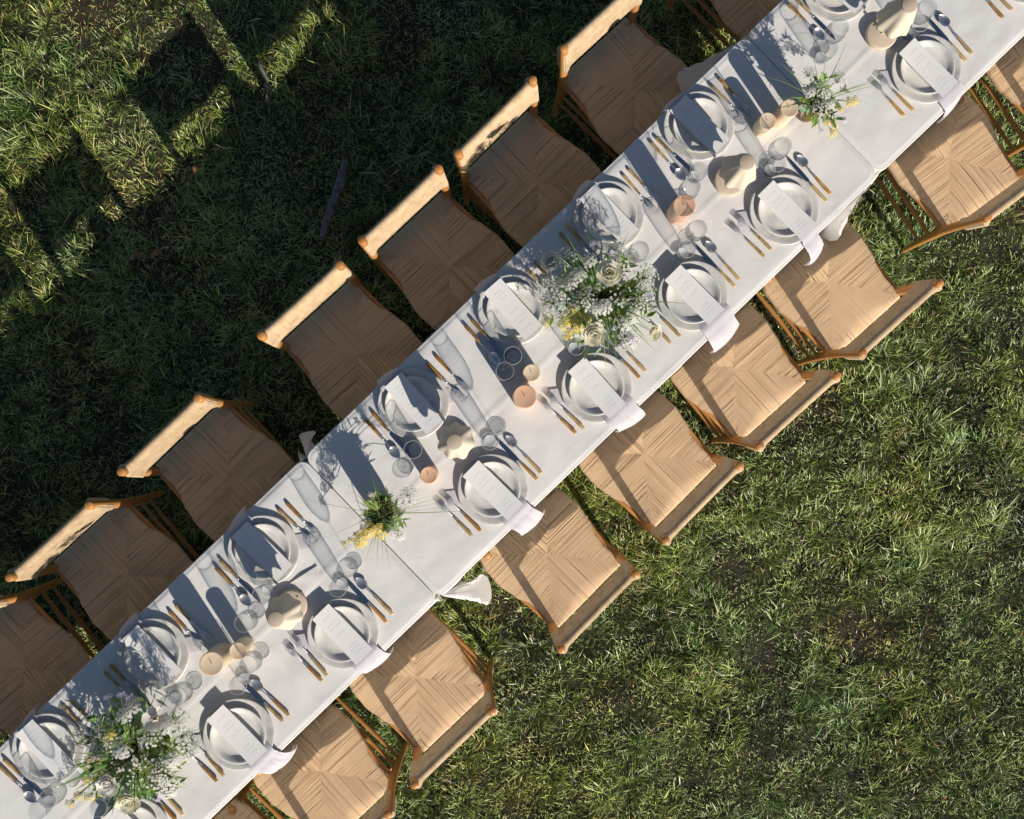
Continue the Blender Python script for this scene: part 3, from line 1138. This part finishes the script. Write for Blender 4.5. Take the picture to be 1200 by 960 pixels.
# ------------------------------------------------------------------ glasses
def wine_proto():
    root = empty('wine_glass')
    b = MB()
    prof = [(.0045, .088), (.012, .091), (.024, .102), (.034, .120), (.0385, .140), (.038, .160), (.0355, .185), (.0335, .203), (.0338, .204), (.0326, .203), (.0345, .185), (.037, .160), (.0375, .140), (.033, .121), (.023, .104), (.011, .094), (.0003, .0925)]
    b.lathe(prof, 40)
    b.build('bowl', M['glass'], root)
    k = MB(); k.lathe([(.0330, .2030), (.0337, .2042), (.0344, .2030), (.0337, .2020), (.0330, .2030)], 40)
    k.build('rim', M['rim'], root)
    s = MB(); s.lathe([(.0042, .0035), (.0034, .012), (.0030, .05), (.0034, .078), (.0046, .0885)], 14)
    s.build('stem', M['glass'], root)
    f = MB(); f.lathe([(.0001, .006), (.006, .0052), (.018, .0028), (.0315, .0016), (.0325, .0008), (.0315, 0), (.0001, .0005)], 40)
    f.build('foot', M['glass'], root)
    k = MB(); k.lathe([(.0312, .0016), (.0322, .0026), (.0332, .0014), (.0322, .0004), (.0312, .0016)], 36)
    k.build('foot_rim', M['rim'], root)
    return root


def tumbler_proto():
    root = empty('tumbler')
    b = MB()
    b.lathe([(.0001, .001), (.020, .0006), (.0255, .002), (.0275, .010), (.0325, .05), (.0345, .085), (.0342, .110), (.0345, .1108), (.0330, .110), (.0332, .085), (.0312, .05), (.0262, .016), (.0225, .012), (.0001, .011)], 40)
    b.build('glass_body', M['glass'], root)
    k = MB(); k.lathe([(.0333, .1100), (.0342, .1114), (.0351, .1100), (.0342, .1088), (.0333, .1100)], 40)
    k.build('rim', M['rim'], root)
    k = MB(); k.lathe([(.0001, .0112), (.0215, .0122), (.0240, .0142), (.0218, .0108), (.0001, .0100)], 32)
    k.build('base', M['rim'], root)
    return root


WINE, TUMB = Proto(wine_proto()), Proto(tumbler_proto())
glasses = [
    ('w', 581, 499, 'nearer the central bouquet, ' + LOWER[4][1]), ('t', 574, 517, LOWER[4][1]),
    ('w', 405, 667, LOWER[3][1]), ('t', 396, 689, LOWER[3][1]),
    ('w', 291, 779, LOWER[2][1]), ('t', 279, 803, LOWER[2][1]),
    ('w', 1087, 9, LOWER[8][1]), ('t', 1077, 28, LOWER[8][1]),
    ('w', 917, 171, LOWER[7][1]), ('t', 910, 192, LOWER[7][1]),
    ('w', 818, 268, LOWER[6][1]), ('t', 805, 292, LOWER[6][1]),
    ('t', 675, 406, LOWER[5][1]), ('w', 723, 394, LOWER[5][1]),
    ('t', 484, 527, UPPER[4][1]), ('w', 470, 549, UPPER[4][1]),
    ('t', 601, 417, UPPER[5][1]), ('w', 592, 435, UPPER[5][1]),
    ('t', 307, 697, UPPER[3][1]), ('w', 286, 730, UPPER[3][1]),
    ('t', 819, 200, UPPER[7][1]), ('w', 810, 219, UPPER[7][1]),
    ('w', 750, 293, UPPER[6][1]), ('t', 724, 310, UPPER[6][1]),
    ('w', 984, 32, UPPER[8][1]), ('t', 971, 57, UPPER[8][1]),
    ('w', 57, 936, UPPER[1][1]), ('t', 44, 950, UPPER[1][1]),
    ('w', 208, 816, UPPER[2][1]), ('t', 196, 826, UPPER[2][1]),
    ('t', 116, 946, LOWER[1][1]),
]
for (k, px, py, w) in glasses:
    if k == 'w':
        c = P(px, py, TZ + .20)
        WINE.place((c.x, c.y, TZ + .0025), jr.uniform(0, 6), ('stemmed wine glass ' + (w if w.startswith('nearer') else 'serving the plate ' + w)), 'glass', 'stemmed wine glasses')
    else:
        c = P(px, py, TZ + .105)
        TUMB.place((c.x, c.y, TZ + .0025), jr.uniform(0, 6), 'short clear tumbler serving the plate ' + w, 'glass', 'short clear tumblers')

# ------------------------------------------------------------------ candles
def candle(px, py, r, h, wax, label):
    c = P(px, py, TZ + h)
    root = empty('pillar_candle', (c.x, c.y, TZ + .002))
    tag(root, label, 'candle', 'unlit pillar candles')
    m = MB()
    w = wobble(int(px), .006)
    m.lathe([(.0001, h - .004), (r * .5, h - .0035), (r * .86, h - .001), (r * .95, h), (r * .99, h - .001), (r, h - .004), (r, h * .6), (r * 1.002, h * .3), (r, .002), (r * .98, 0), (.0001, 0)], 44, rad=lambda a, rr, z: w(a))
    m.build('wax', M[wax], root)
    k = MB(); k.tube([(0, 0, h - .006), (.001, 0, h + .003), (.004, .001, h + .010)], .0015, 6)
    k.build('wick', M['wick'], root)


candle(248, 778, .046, .155, 'wax_cream', 'wide cream pillar candle above the bottom left bouquet')
candle(279, 763, .034, .110, 'wax_cream', 'narrow cream candle touching the wide cream one')
candle(502.5, 557, .034, .090, 'wax_peach', 'small peach candle between the middle lamp and the little posy')
candle(615, 465, .046, .130, 'wax_peach', 'wide peach candle left of the plate below the central bouquet')
candle(623, 437, .034, .100, 'wax_cream', 'small cream candle just above the wide peach candle')
candle(802, 241, .044, .150, 'wax_peach', 'tall peach candle above the big central bouquet')
candle(899.5, 142, .034, .100, 'wax_cream', 'shorter candle of the cream pair by the top posy')
candle(925, 127, .035, .145, 'wax_cream', 'taller candle of the cream pair, right beside the top posy')

# ------------------------------------------------------------------ lamps
def lamp(px, py, label, seed):
    H = .275
    c = P(px, py, TZ + H)
    root = empty('table_lamp', (c.x, c.y, TZ + .002), random.Random(seed).uniform(0, 6))
    tag(root, label, 'lamp', 'small cordless table lamps')
    b = MB()
    b.lathe([(.0001, .021), (.056, .021), (.061, .0195), (.063, .016), (.063, .004), (.061, 0), (.0001, 0)], 48)
    b.build('base', M['lamp'], root)
    k = MB(); k.lathe([(.0001, .0235), (.0028, .0235), (.0032, .0215)], 12, (.040, -.020, 0)); k.build('button', M['dark'], root)
    s = MB(); s.tube([(0, 0, .02), (0, 0, H - .03)], .0055, 14); s.build('stem', M['lamp'], root)
    r = random.Random(seed)
    nl = 7
    p1 = r.uniform(0, 6)
    def ruf(a): return (math.sin(nl * a + p1 + .5 * math.sin(2 * a + seed)) + .25 * math.sin(4 * a + p1 * 2))
    rows = []
    n = 112
    for i in range(18):
        f = i / 17
        z = H - .004 - f * .135
        row = []
        for q in range(n):
            a = 2 * math.pi * q / n
            rr = .0285 + .040 * f ** .8 + (.0056 * f ** 1.1) * ruf(a)
            row.append((rr * math.cos(a), rr * math.sin(a), z + .007 * f ** 2 * ruf(a + .25)))
        rows.append(row)
    rows2 = [[(x * .975, y * .975, z - .0005) for (x, y, z) in rw] for rw in rows][::-1]
    m = MB(); m.grid(rows + rows2, close_u=True)
    m.build('lamp_shade', M['lamp_shade'], root)
    d = MB(); d.lathe([(.0001, H), (.027, H), (.0292, H - .0012), (.0292, H - .006), (.0001, H - .006)], 40)
    d.build('cap', M['lamp_disc'], root)


lamp(323, 726, 'ruffled cream table lamp nearest the bottom left bouquet', 3)
lamp(532.5, 518, 'ruffled cream table lamp in the middle by the small peach candle', 5)
lamp(875.5, 190, 'ruffled cream table lamp between the tall peach candle and top posy', 8)
lamp(1066, 6, 'ruffled cream table lamp at the top edge of the photo', 12)

# ------------------------------------------------------------------ flowers
GREENS = [(.11, .21, .04), (.20, .33, .07), (.31, .45, .11), (.36, .45, .22), (.40, .47, .31), (.32, .42, .10)]


class LeafMesh:
    """leaves and blades with a colour of their own, one mesh"""
    def __init__(self): self.v, self.f, self.c = [], [], []

    def strip(self, pts, widths, side, col, fold=.0):
        o = len(self.v)
        for p, w in zip(pts, widths):
            s = side * (w / 2)
            self.v += [tuple(p - s), tuple(p + Vector((0, 0, -fold * w))), tuple(p + s)]
            self.c += [col] * 3
        for i in range(len(pts) - 1):
            a = o + i * 3
            self.f += [(a, a + 1, a + 4, a + 3), (a + 1, a + 2, a + 5, a + 4)]

    def build(self, name, material, parent):
        me = bpy.data.meshes.new(name)
        me.from_pydata(self.v, [], self.f)
        me.materials.append(material)
        at = me.color_attributes.new('Col', 'FLOAT_COLOR', 'POINT')
        at.data.foreach_set('color', np.array([(*c, 1) for c in self.c], dtype=np.float32).ravel())
        me.polygons.foreach_set('use_smooth', [True] * len(self.f))
        o = bpy.data.objects.new(name, me); C.objects.link(o); o.parent = parent
        return o


def arc(p0, az, el0, el1, length, n):
    """points of a stem that starts at elevation el0 and droops to el1"""
    pts = [Vector(p0)]
    for i in range(n):
        f = (i + .5) / n
        el = el0 + (el1 - el0) * f
        d = Vector((math.cos(az) * math.cos(el), math.sin(az) * math.cos(el), math.sin(el)))
        pts.append(pts[-1] + d * length / n)
    return pts


def petal(m, base, direction, up, ln, wd, cup, mi=0):
    """a cupped petal, 3x3 grid"""
    side = direction.cross(up).normalized()
    rows = []
    for i in range(4):
        f = i / 3
        w = wd * (.35, .85, 1.0, .55)[i]
        c = base + direction * ln * f + up * (cup * ln * f * f)
        rows.append([tuple(c + side * w * .5 * q + up * (abs(q) * cup * wd * .35)) for q in (-1, 0, 1)])
    m.grid(rows, mi)


def rose_mesh(name, material, R0, seed, layers=5, eye=False):
    r = random.Random(seed)
    m = MB()
    for l in range(layers):
        f = l / max(1, layers - 1)                      # 0 = outer
        n = 7 - l if l < 4 else 3
        for k in range(n):
            a = 2 * math.pi * k / n + l * .6 + r.uniform(-.15, .15)
            tilt = .10 + f * .95 + r.uniform(-.08, .08)
            d = Vector((math.cos(a) * math.cos(tilt), math.sin(a) * math.cos(tilt), math.sin(tilt)))
            up = Vector((-math.cos(a) * math.sin(tilt), -math.sin(a) * math.sin(tilt), math.cos(tilt)))
            ln = R0 * (1 - .45 * f) * r.uniform(.92, 1.08)
            petal(m, Vector((math.cos(a), math.sin(a), 0)) * R0 * .06 + Vector((0, 0, R0 * .12 * f)), d, up, ln, R0 * (1.05 - .35 * f), .38)
    mats = [M[material]]
    if eye:
        for k in range(26):
            a, rr = r.uniform(0, 6.28), R0 * .24 * math.sqrt(r.random())
            p = Vector((math.cos(a) * rr, math.sin(a) * rr, 0))
            m.tube([p, p * 1.15 + Vector((0, 0, R0 * .42))], [R0 * .02, R0 * .05], 4, 1)
        mats.append(M['stamen'])
    return m.mesh(name, mats)


def floret(m, c, nrm, rad, r, mi=0):
    ref = Vector((0, 0, 1)) if abs(nrm.z) < .9 else Vector((1, 0, 0))
    a = nrm.cross(ref).normalized(); b = nrm.cross(a)
    o = r.uniform(0, 6)
    vs, fs = [tuple(c)], []
    for k in range(5):
        t = o + k * 1.2566
        for (dt, q, h) in ((-.42, .72, .12), (0, 1.0, .2), (.42, .72, .12)):
            vs.append(tuple(c + (a * math.cos(t + dt) + b * math.sin(t + dt)) * rad * q + nrm * rad * h))
        fs.append((0, 1 + k * 3, 2 + k * 3, 3 + k * 3))
    m.add(vs, fs, mi)


def umbel_mesh(name, material, rad, nf, fr, seed):
    """a dome of tiny florets on thin rays"""
    r = random.Random(seed)
    m = MB()
    for k in range(nf):
        q = math.sqrt((k + .5) / nf)
        a = k * 2.39996 + r.uniform(-.3, .3)
        x, y = math.cos(a) * rad * q, math.sin(a) * rad * q
        z = rad * .45 * (1 - q * q) + r.uniform(-.1, .1) * rad
        c = Vector((x, y, z))
        nrm = Vector((x * .8 / rad, y * .8 / rad, 1)).normalized()
        floret(m, c, nrm, fr * r.uniform(.75, 1.2), r)
        m.tube([Vector((0, 0, -rad * 1.1)), c], [.0006, .0005], 3, 1, caps=False)
    return m.mesh(name, [M[material], M['stem']])


ROSE_W = rose_mesh('rose', 'petal_cream', .050, 1, 4)
ROSE_C = rose_mesh('rose', 'petal_cream', .046, 2, 5)
ROSE_P = rose_mesh('rose', 'petal_white', .043, 3, 5)
ANEM = rose_mesh('anemone', 'petal_white', .044, 4, 2, True)
UMB = [umbel_mesh('white_umbel', 'petal_white', .030, 46, .0062, s) for s in (1, 2)]
SPRAY = [umbel_mesh('white_umbel', 'petal_white', .045, 42, .0056, s) for s in (3, 4, 5)]
YEL = [umbel_mesh('yellow_sprig', 'petal_yellow', .022, 14, .0075, s) for s in (6, 7)]
YELBIG = umbel_mesh('yellow_sprig', 'petal_yellow', .032, 30, .0082, 8)
LIL = umbel_mesh('lilac_bloom', 'petal_lilac', .011, 3, .0125, 9)


def stem_to(m, base, head):
    mid = base.lerp(head, .55) + Vector((0, 0, (head.z - base.z) * .22))
    m.tube([base, base.lerp(mid, .5) + Vector((0, 0, .01)), mid, head], [.0011, .0011, .001, .0008], 4, caps=False)


def arrangement(name, cpx, vase_r, vase_h, label, heads, leaves, blades, seed, fill=0, dark_leaf=0):
    r = random.Random(seed)
    c = P(cpx[0], cpx[1], TZ + vase_h)
    root = empty(name, (c.x, c.y, TZ + .002))
    tag(root, label, 'flowers', 'flower arrangements down the table')
    v = MB()
    v.lathe([(.0001, .002), (vase_r * .6, .001), (vase_r * .75, .004), (vase_r * .98, vase_h * .35), (vase_r, vase_h * .7), (vase_r * .94, vase_h), (vase_r * .89, vase_h), (vase_r * .92, vase_h * .75), (vase_r * .85, vase_h * .7)], 36)
    v.build('vase', M['pot'], root)
    s = MB(); s.lathe([(.0001, vase_h * .92), (vase_r * .5, vase_h * .9), (vase_r * .92, vase_h * .82)], 24); s.build('moss', M['soil'], root)
    st = MB()
    origin = Vector((c.x, c.y, TZ))
    def local(px, py, h): return P(px, py, TZ + h) - origin
    def head(me, px, py, h, nm, lab=None, sc=1.0, tilt=.25):
        p = local(px, py, h)
        o = bpy.data.objects.new(nm, me); C.objects.link(o); o.parent = root
        o.location = p
        hz = Vector((p.x, p.y, 0))
        t = min(1.0, hz.length / .25) * tilt * 2.4
        ax = Vector((-p.y, p.x, 0)).normalized() if hz.length > .01 else Vector((1, 0, 0))
        q = Quaternion(ax, t) @ Quaternion((0, 0, 1), r.uniform(0, 6))
        o.rotation_mode = 'QUATERNION'; o.rotation_quaternion = q
        o.scale = (sc,) * 3
        stem_to(st, Vector((r.uniform(-1, 1) * vase_r * .5, r.uniform(-1, 1) * vase_r * .5, vase_h * .9)), p)
        if lab: o['label'] = lab
    for hd in heads: head(*hd)
    st.build('stems', M['stem'], root)
    lf = LeafMesh()
    def rc(i): return tuple(q * r.uniform(.8, 1.2) for q in GREENS[i])
    for k in range(leaves[0]):
        az = r.uniform(0, 6.28); rr = vase_r * .6 * math.sqrt(r.random())
        p0 = (math.cos(az) * rr, math.sin(az) * rr, vase_h * .85)
        ln = r.uniform(.35, 1.0) * leaves[1]
        el0 = r.uniform(.35, 1.5)
        pts = arc(p0, az + r.uniform(-.5, .5), el0, el0 - r.uniform(.5, 1.5), ln, 5)
        # leaflets along the stem
        col = rc(r.randrange(6))
        sd = Vector((-math.sin(az), math.cos(az), 0))
        lf.strip(pts, [.0018] * 6, sd, col)
        for q in range(r.randrange(4, 9)):
            i = r.uniform(.3, 1) * 5; b = pts[min(4, int(i))].lerp(pts[min(5, int(i) + 1)], i % 1)
            a2 = az + r.choice((-1, 1)) * r.uniform(.4, 1.4)
            l2 = r.uniform(.018, .046)
            lp = arc(b, a2, r.uniform(-.2, .9), r.uniform(-.7, .3), l2, 4)
            s2 = Vector((-math.sin(a2), math.cos(a2), r.uniform(-.5, .5))).normalized()
            w = l2 * r.uniform(.16, .42)
            lf.strip(lp, [w * .3, w * .9, w, w * .6, w * .05], s2, col, .15)
    for (n, L0, spread) in blades:
        for k in range(n):
            az = (r.uniform(0, 6.28) if spread is None else math.radians(spread) + r.uniform(-.35, .35))
            p0 = (math.cos(az) * vase_r * .3, math.sin(az) * vase_r * .3, vase_h * .85)
            el0 = r.uniform(.3, 1.35)
            ln = L0 * r.uniform(.55, 1.1)
            pts = arc(p0, az + r.uniform(-.3, .3), el0, el0 - r.uniform(.6, 1.6), ln, 8)
            pts = [Vector((p.x, p.y, max(p.z, .006))) for p in pts]
            w = r.uniform(.0028, .0070) * (.5 if name == 'flower_posy' else 1)
            sd = Vector((-math.sin(az), math.cos(az), r.uniform(-.4, .4))).normalized()
            lf.strip(pts, [w * q for q in (.8, 1, 1, 1, .95, .85, .65, .4, .08)], sd, rc(r.choice((0, 1, 2, 2, 3))), .1)
    # buds and specks of white at the outside
    fo = lf.build('foliage', M['leaf'], root)
    fo['kind'] = 'stuff'
    if fill:
        fm = MB()
        for k in range(fill):
            az = r.uniform(0, 6.28); el = r.uniform(.15, 1.4)
            rr = r.uniform(.45, 1.0) * leaves[1] * .95
            p = Vector((math.cos(az) * math.cos(el) * rr, math.sin(az) * math.cos(el) * rr, vase_h * .9 + math.sin(el) * rr * .75))
            floret(fm, p, Vector((p.x * 2, p.y * 2, .4)).normalized(), r.uniform(.0040, .0066), r, 0)
            if k % 3 == 0:
                fm.tube([p * .55 + Vector((0, 0, .03)), p], [.0006, .0004], 3, 1, caps=False)
        f2 = fm.build('small_florets', [M['petal_white'], M['stem']], root)
        f2['kind'] = 'stuff'
    return root


U0, U1_, S0, S1_, S2_ = UMB[0], UMB[1], SPRAY[0], SPRAY[1], SPRAY[2]
arrangement('flower_bouquet', (703, 349), .075, .13, 'big loose bouquet of cream roses and white blossom at the centre', [
    (ROSE_W, 713, 323, .27, 'rose', 'open cream rose'), (ROSE_C, 697, 391, .23, 'rose', 'ruffled yellow cream rose'),
    (ROSE_P, 648, 309, .14, 'rose', 'white rose in the shade'), (ROSE_C, 765, 389, .09, 'rose', 'small cream rose low at the side', .7),
    (U0, 691, 305, .28, 'white_umbel'), (U1_, 678, 322, .27, 'white_umbel'), (U0, 668, 332, .24, 'white_umbel'), (S0, 652, 338, .22, 'white_umbel'),
    (S1_, 643, 356, .19, 'white_umbel'), (U1_, 697, 362, .24, 'white_umbel'), (U0, 708, 360, .25, 'white_umbel'), (S2_, 683, 352, .24, 'white_umbel'),
    (U1_, 742, 370, .2, 'white_umbel'), (S0, 750, 358, .2, 'white_umbel'), (S1_, 757, 340, .2, 'white_umbel'), (S2_, 760, 322, .2, 'white_umbel'),
    (U0, 732, 380, .2, 'white_umbel'), (S1_, 737, 398, .17, 'white_umbel'), (S0, 662, 302, .2, 'white_umbel'), (U1_, 723, 290, .22, 'white_umbel'), (S2_, 640, 330, .2, 'white_umbel'), (S1_, 728, 305, .24, 'white_umbel'),
    (YELBIG, 668, 372, .19, 'yellow_sprig'), (YELBIG, 676, 381, .17, 'yellow_sprig'), (YEL[0], 660, 381, .16, 'yellow_sprig'), (YEL[1], 686, 372, .2, 'yellow_sprig'), (YEL[0], 642, 378, .12, 'yellow_sprig'), (YEL[1], 672, 362, .22, 'yellow_sprig'), (YEL[1], 665, 392, .14, 'yellow_sprig'),
    (LIL, 695, 286, .27, 'lilac_bloom'), (LIL, 715, 296, .25, 'lilac_bloom'), (LIL, 762, 348, .22, 'lilac_bloom'), (LIL, 741, 398, .2, 'lilac_bloom'),
], (150, .195), [(40, .26, None), (14, .30, -20), (10, .26, -75), (6, .24, 115)], 5, fill=260)
arrangement('flower_bouquet', (158, 880), .075, .13, 'big loose bouquet with white anemone, bottom left of the table', [
    (ANEM, 182, 843, .26, 'anemone', 'white anemone with an orange centre'), (ROSE_P, 129, 917, .26, 'rose', 'round white rose'), (ROSE_C, 152, 936, .22, 'rose', 'cream rose'),
    (U0, 155, 829, .25, 'white_umbel'), (U1_, 146, 838, .25, 'white_umbel'), (S0, 132, 866, .23, 'white_umbel'), (S1_, 120, 853, .2, 'white_umbel'), (U0, 142, 880, .25, 'white_umbel'),
    (S2_, 215, 865, .2, 'white_umbel'), (S0, 222, 878, .18, 'white_umbel'), (U1_, 203, 890, .22, 'white_umbel'), (S1_, 196, 915, .2, 'white_umbel'), (S2_, 188, 902, .22, 'white_umbel'), (U0, 198, 928, .17, 'white_umbel'),
    (S1_, 104, 862, .17, 'white_umbel'), (S0, 175, 862, .26, 'white_umbel'), (S2_, 208, 846, .2, 'white_umbel'), (U0, 113, 880, .2, 'white_umbel'), (U1_, 196, 850, .22, 'white_umbel'),
    (YELBIG, 113, 883, .17, 'yellow_sprig'), (YEL[0], 106, 889, .17, 'yellow_sprig'), (YEL[1], 129, 860, .25, 'yellow_sprig', 'pale yellow sprig'), (YEL[0], 116, 911, .15, 'yellow_sprig'), (YEL[1], 104, 934, .12, 'yellow_sprig'), (YEL[0], 92, 932, .1, 'yellow_sprig'), (YEL[1], 117, 928, .13, 'yellow_sprig'), (YEL[0], 101, 914, .13, 'yellow_sprig'), (YEL[1], 82, 942, .08, 'yellow_sprig'),
    (LIL, 126, 817, .26, 'lilac_bloom'), (LIL, 142, 815, .26, 'lilac_bloom'), (LIL, 152, 818, .25, 'lilac_bloom'), (LIL, 185, 936, .17, 'lilac_bloom'),
], (180, .20), [(44, .24, None), (10, .30, 200), (8, .28, 55), (12, .22, -70)], 6, fill=210)
arrangement('flower_posy', (446, 602), .052, .15, 'small posy of yellow blossom and spiky leaves by the table joint', [
    (YELBIG, 431, 622, .17, 'yellow_sprig'), (YELBIG, 424, 630, .15, 'yellow_sprig'), (YEL[0], 442, 619, .18, 'yellow_sprig'), (YEL[1], 421, 638, .13, 'yellow_sprig'), (YEL[0], 411, 633, .11, 'yellow_sprig', None, .6), (YEL[1], 403, 637, .09, 'yellow_sprig', None, .6), (YEL[0], 446, 626, .17, 'yellow_sprig'),
    (S0, 480, 580, .2, 'white_umbel', None, .8), (U0, 469, 628, .13, 'white_umbel', None, .7), (S1_, 462, 622, .14, 'white_umbel', None, .7), (LIL, 473, 590, .18, 'lilac_bloom', None, .8), (LIL, 481, 589, .18, 'lilac_bloom', None, .7),
    (U1_, 434, 579, .2, 'white_umbel', None, .35),
], (20, .085), [(24, .10, 130), (26, .085, 195), (8, .11, 150), (5, .30, 15), (5, .22, -85), (2, .3, 200), (2, .22, 85)], 8)
arrangement('flower_posy', (958, 118), .050, .15, 'small posy of white and yellow wildflowers at the top joint', [
    (U0, 949, 107, .2, 'white_umbel', None, .8), (S0, 960, 103, .22, 'white_umbel', None, .7), (U1_, 967, 110, .2, 'white_umbel', None, .7), (S1_, 984, 92, .2, 'white_umbel', None, .7), (U0, 972, 122, .18, 'white_umbel', None, .7), (S2_, 948, 85, .2, 'white_umbel', None, .6), (S0, 962, 126, .18, 'white_umbel', None, .8),
    (YEL[0], 996, 120, .16, 'yellow_sprig', None, .9), (YEL[1], 1002, 118, .15, 'yellow_sprig', None, .8), (YEL[0], 970, 143, .14, 'yellow_sprig', None, .7), (YEL[1], 978, 147, .12, 'yellow_sprig', None, .7), (YEL[0], 976, 156, .1, 'yellow_sprig', None, .8), (YEL[1], 985, 128, .16, 'yellow_sprig', None, .6),
    (LIL, 989, 141, .14, 'lilac_bloom', None, .8), (LIL, 962, 154, .1, 'lilac_bloom', None, .6),
], (24, .10), [(4, .30, 170), (5, .26, 5), (3, .30, 70), (4, .12, -65), (4, .12, 40), (4, .14, None)], 9, fill=50)

# ------------------------------------------------------------------ on the grass
def branch(pts_px, r0, label, name, seed, z=.035):
    r = random.Random(seed)
    pts = [P(x, y, z) for x, y in pts_px]
    o = pts[0].copy(); o.z = 0
    pts = [p - o for p in pts]
    m = MB()
    fine = []
    for a, b in zip(pts, pts[1:]):
        for k in range(4): fine.append(a.lerp(b, k / 4) + Vector((r.uniform(-.004, .004), r.uniform(-.004, .004), r.uniform(-.004, .004))))
    fine.append(pts[-1])
    n = len(fine)
    m.tube(fine, [r0 * (.75 + .5 * math.sin(3.14 * (i + 1) / (n + 1))) * r.uniform(.85, 1.15) for i in range(n)], 9)
    ob = m.build(name, M['bark']); ob.location = o
    tag(ob, label, 'branch')


branch([(405, 189), (400, 208), (394, 228), (387, 248), (377, 281)], .018, 'grey weathered branch lying on the shaded grass', 'fallen_branch', 1)
branch([(302, 72), (311, 90), (314, 105), (312, 120)], .007, 'thin grey stick at the edge of the sunlit grass', 'stick', 2, .03)


def dry_leaf(px, py, az, ln, label):
    p = P(px, py, .045)
    m = MB()
    rows = []
    for i in range(6):
        f = i / 5
        w = ln * .24 * math.sin(3.14 * (f * .92 + .04))
        rows.append([(ln * (f - .5), w * q, .012 * math.sin(3 * f) + .25 * abs(q) * w) for q in (-1, -.5, 0, .5, 1)])
    m.grid(rows)
    o = m.build('dry_leaf', M['dry_leaf']); o.location = p; o.rotation_euler = (.2, .1, az)
    tag(o, label, 'leaf', 'dead leaves in the grass')


dry_leaf(162, 299, 2.4, .050, 'brown dead leaf, left one of the pair left of the branch')
dry_leaf(184, 296, .5, .055, 'brown dead leaf, right one of the pair left of the branch')
dry_leaf(229, 199, 1.6, .045, 'reddish dead leaf at the tip of the narrow lit patch')
dry_leaf(1106, 933, .1, .03, 'orange dead leaf in the grass near the bottom right')
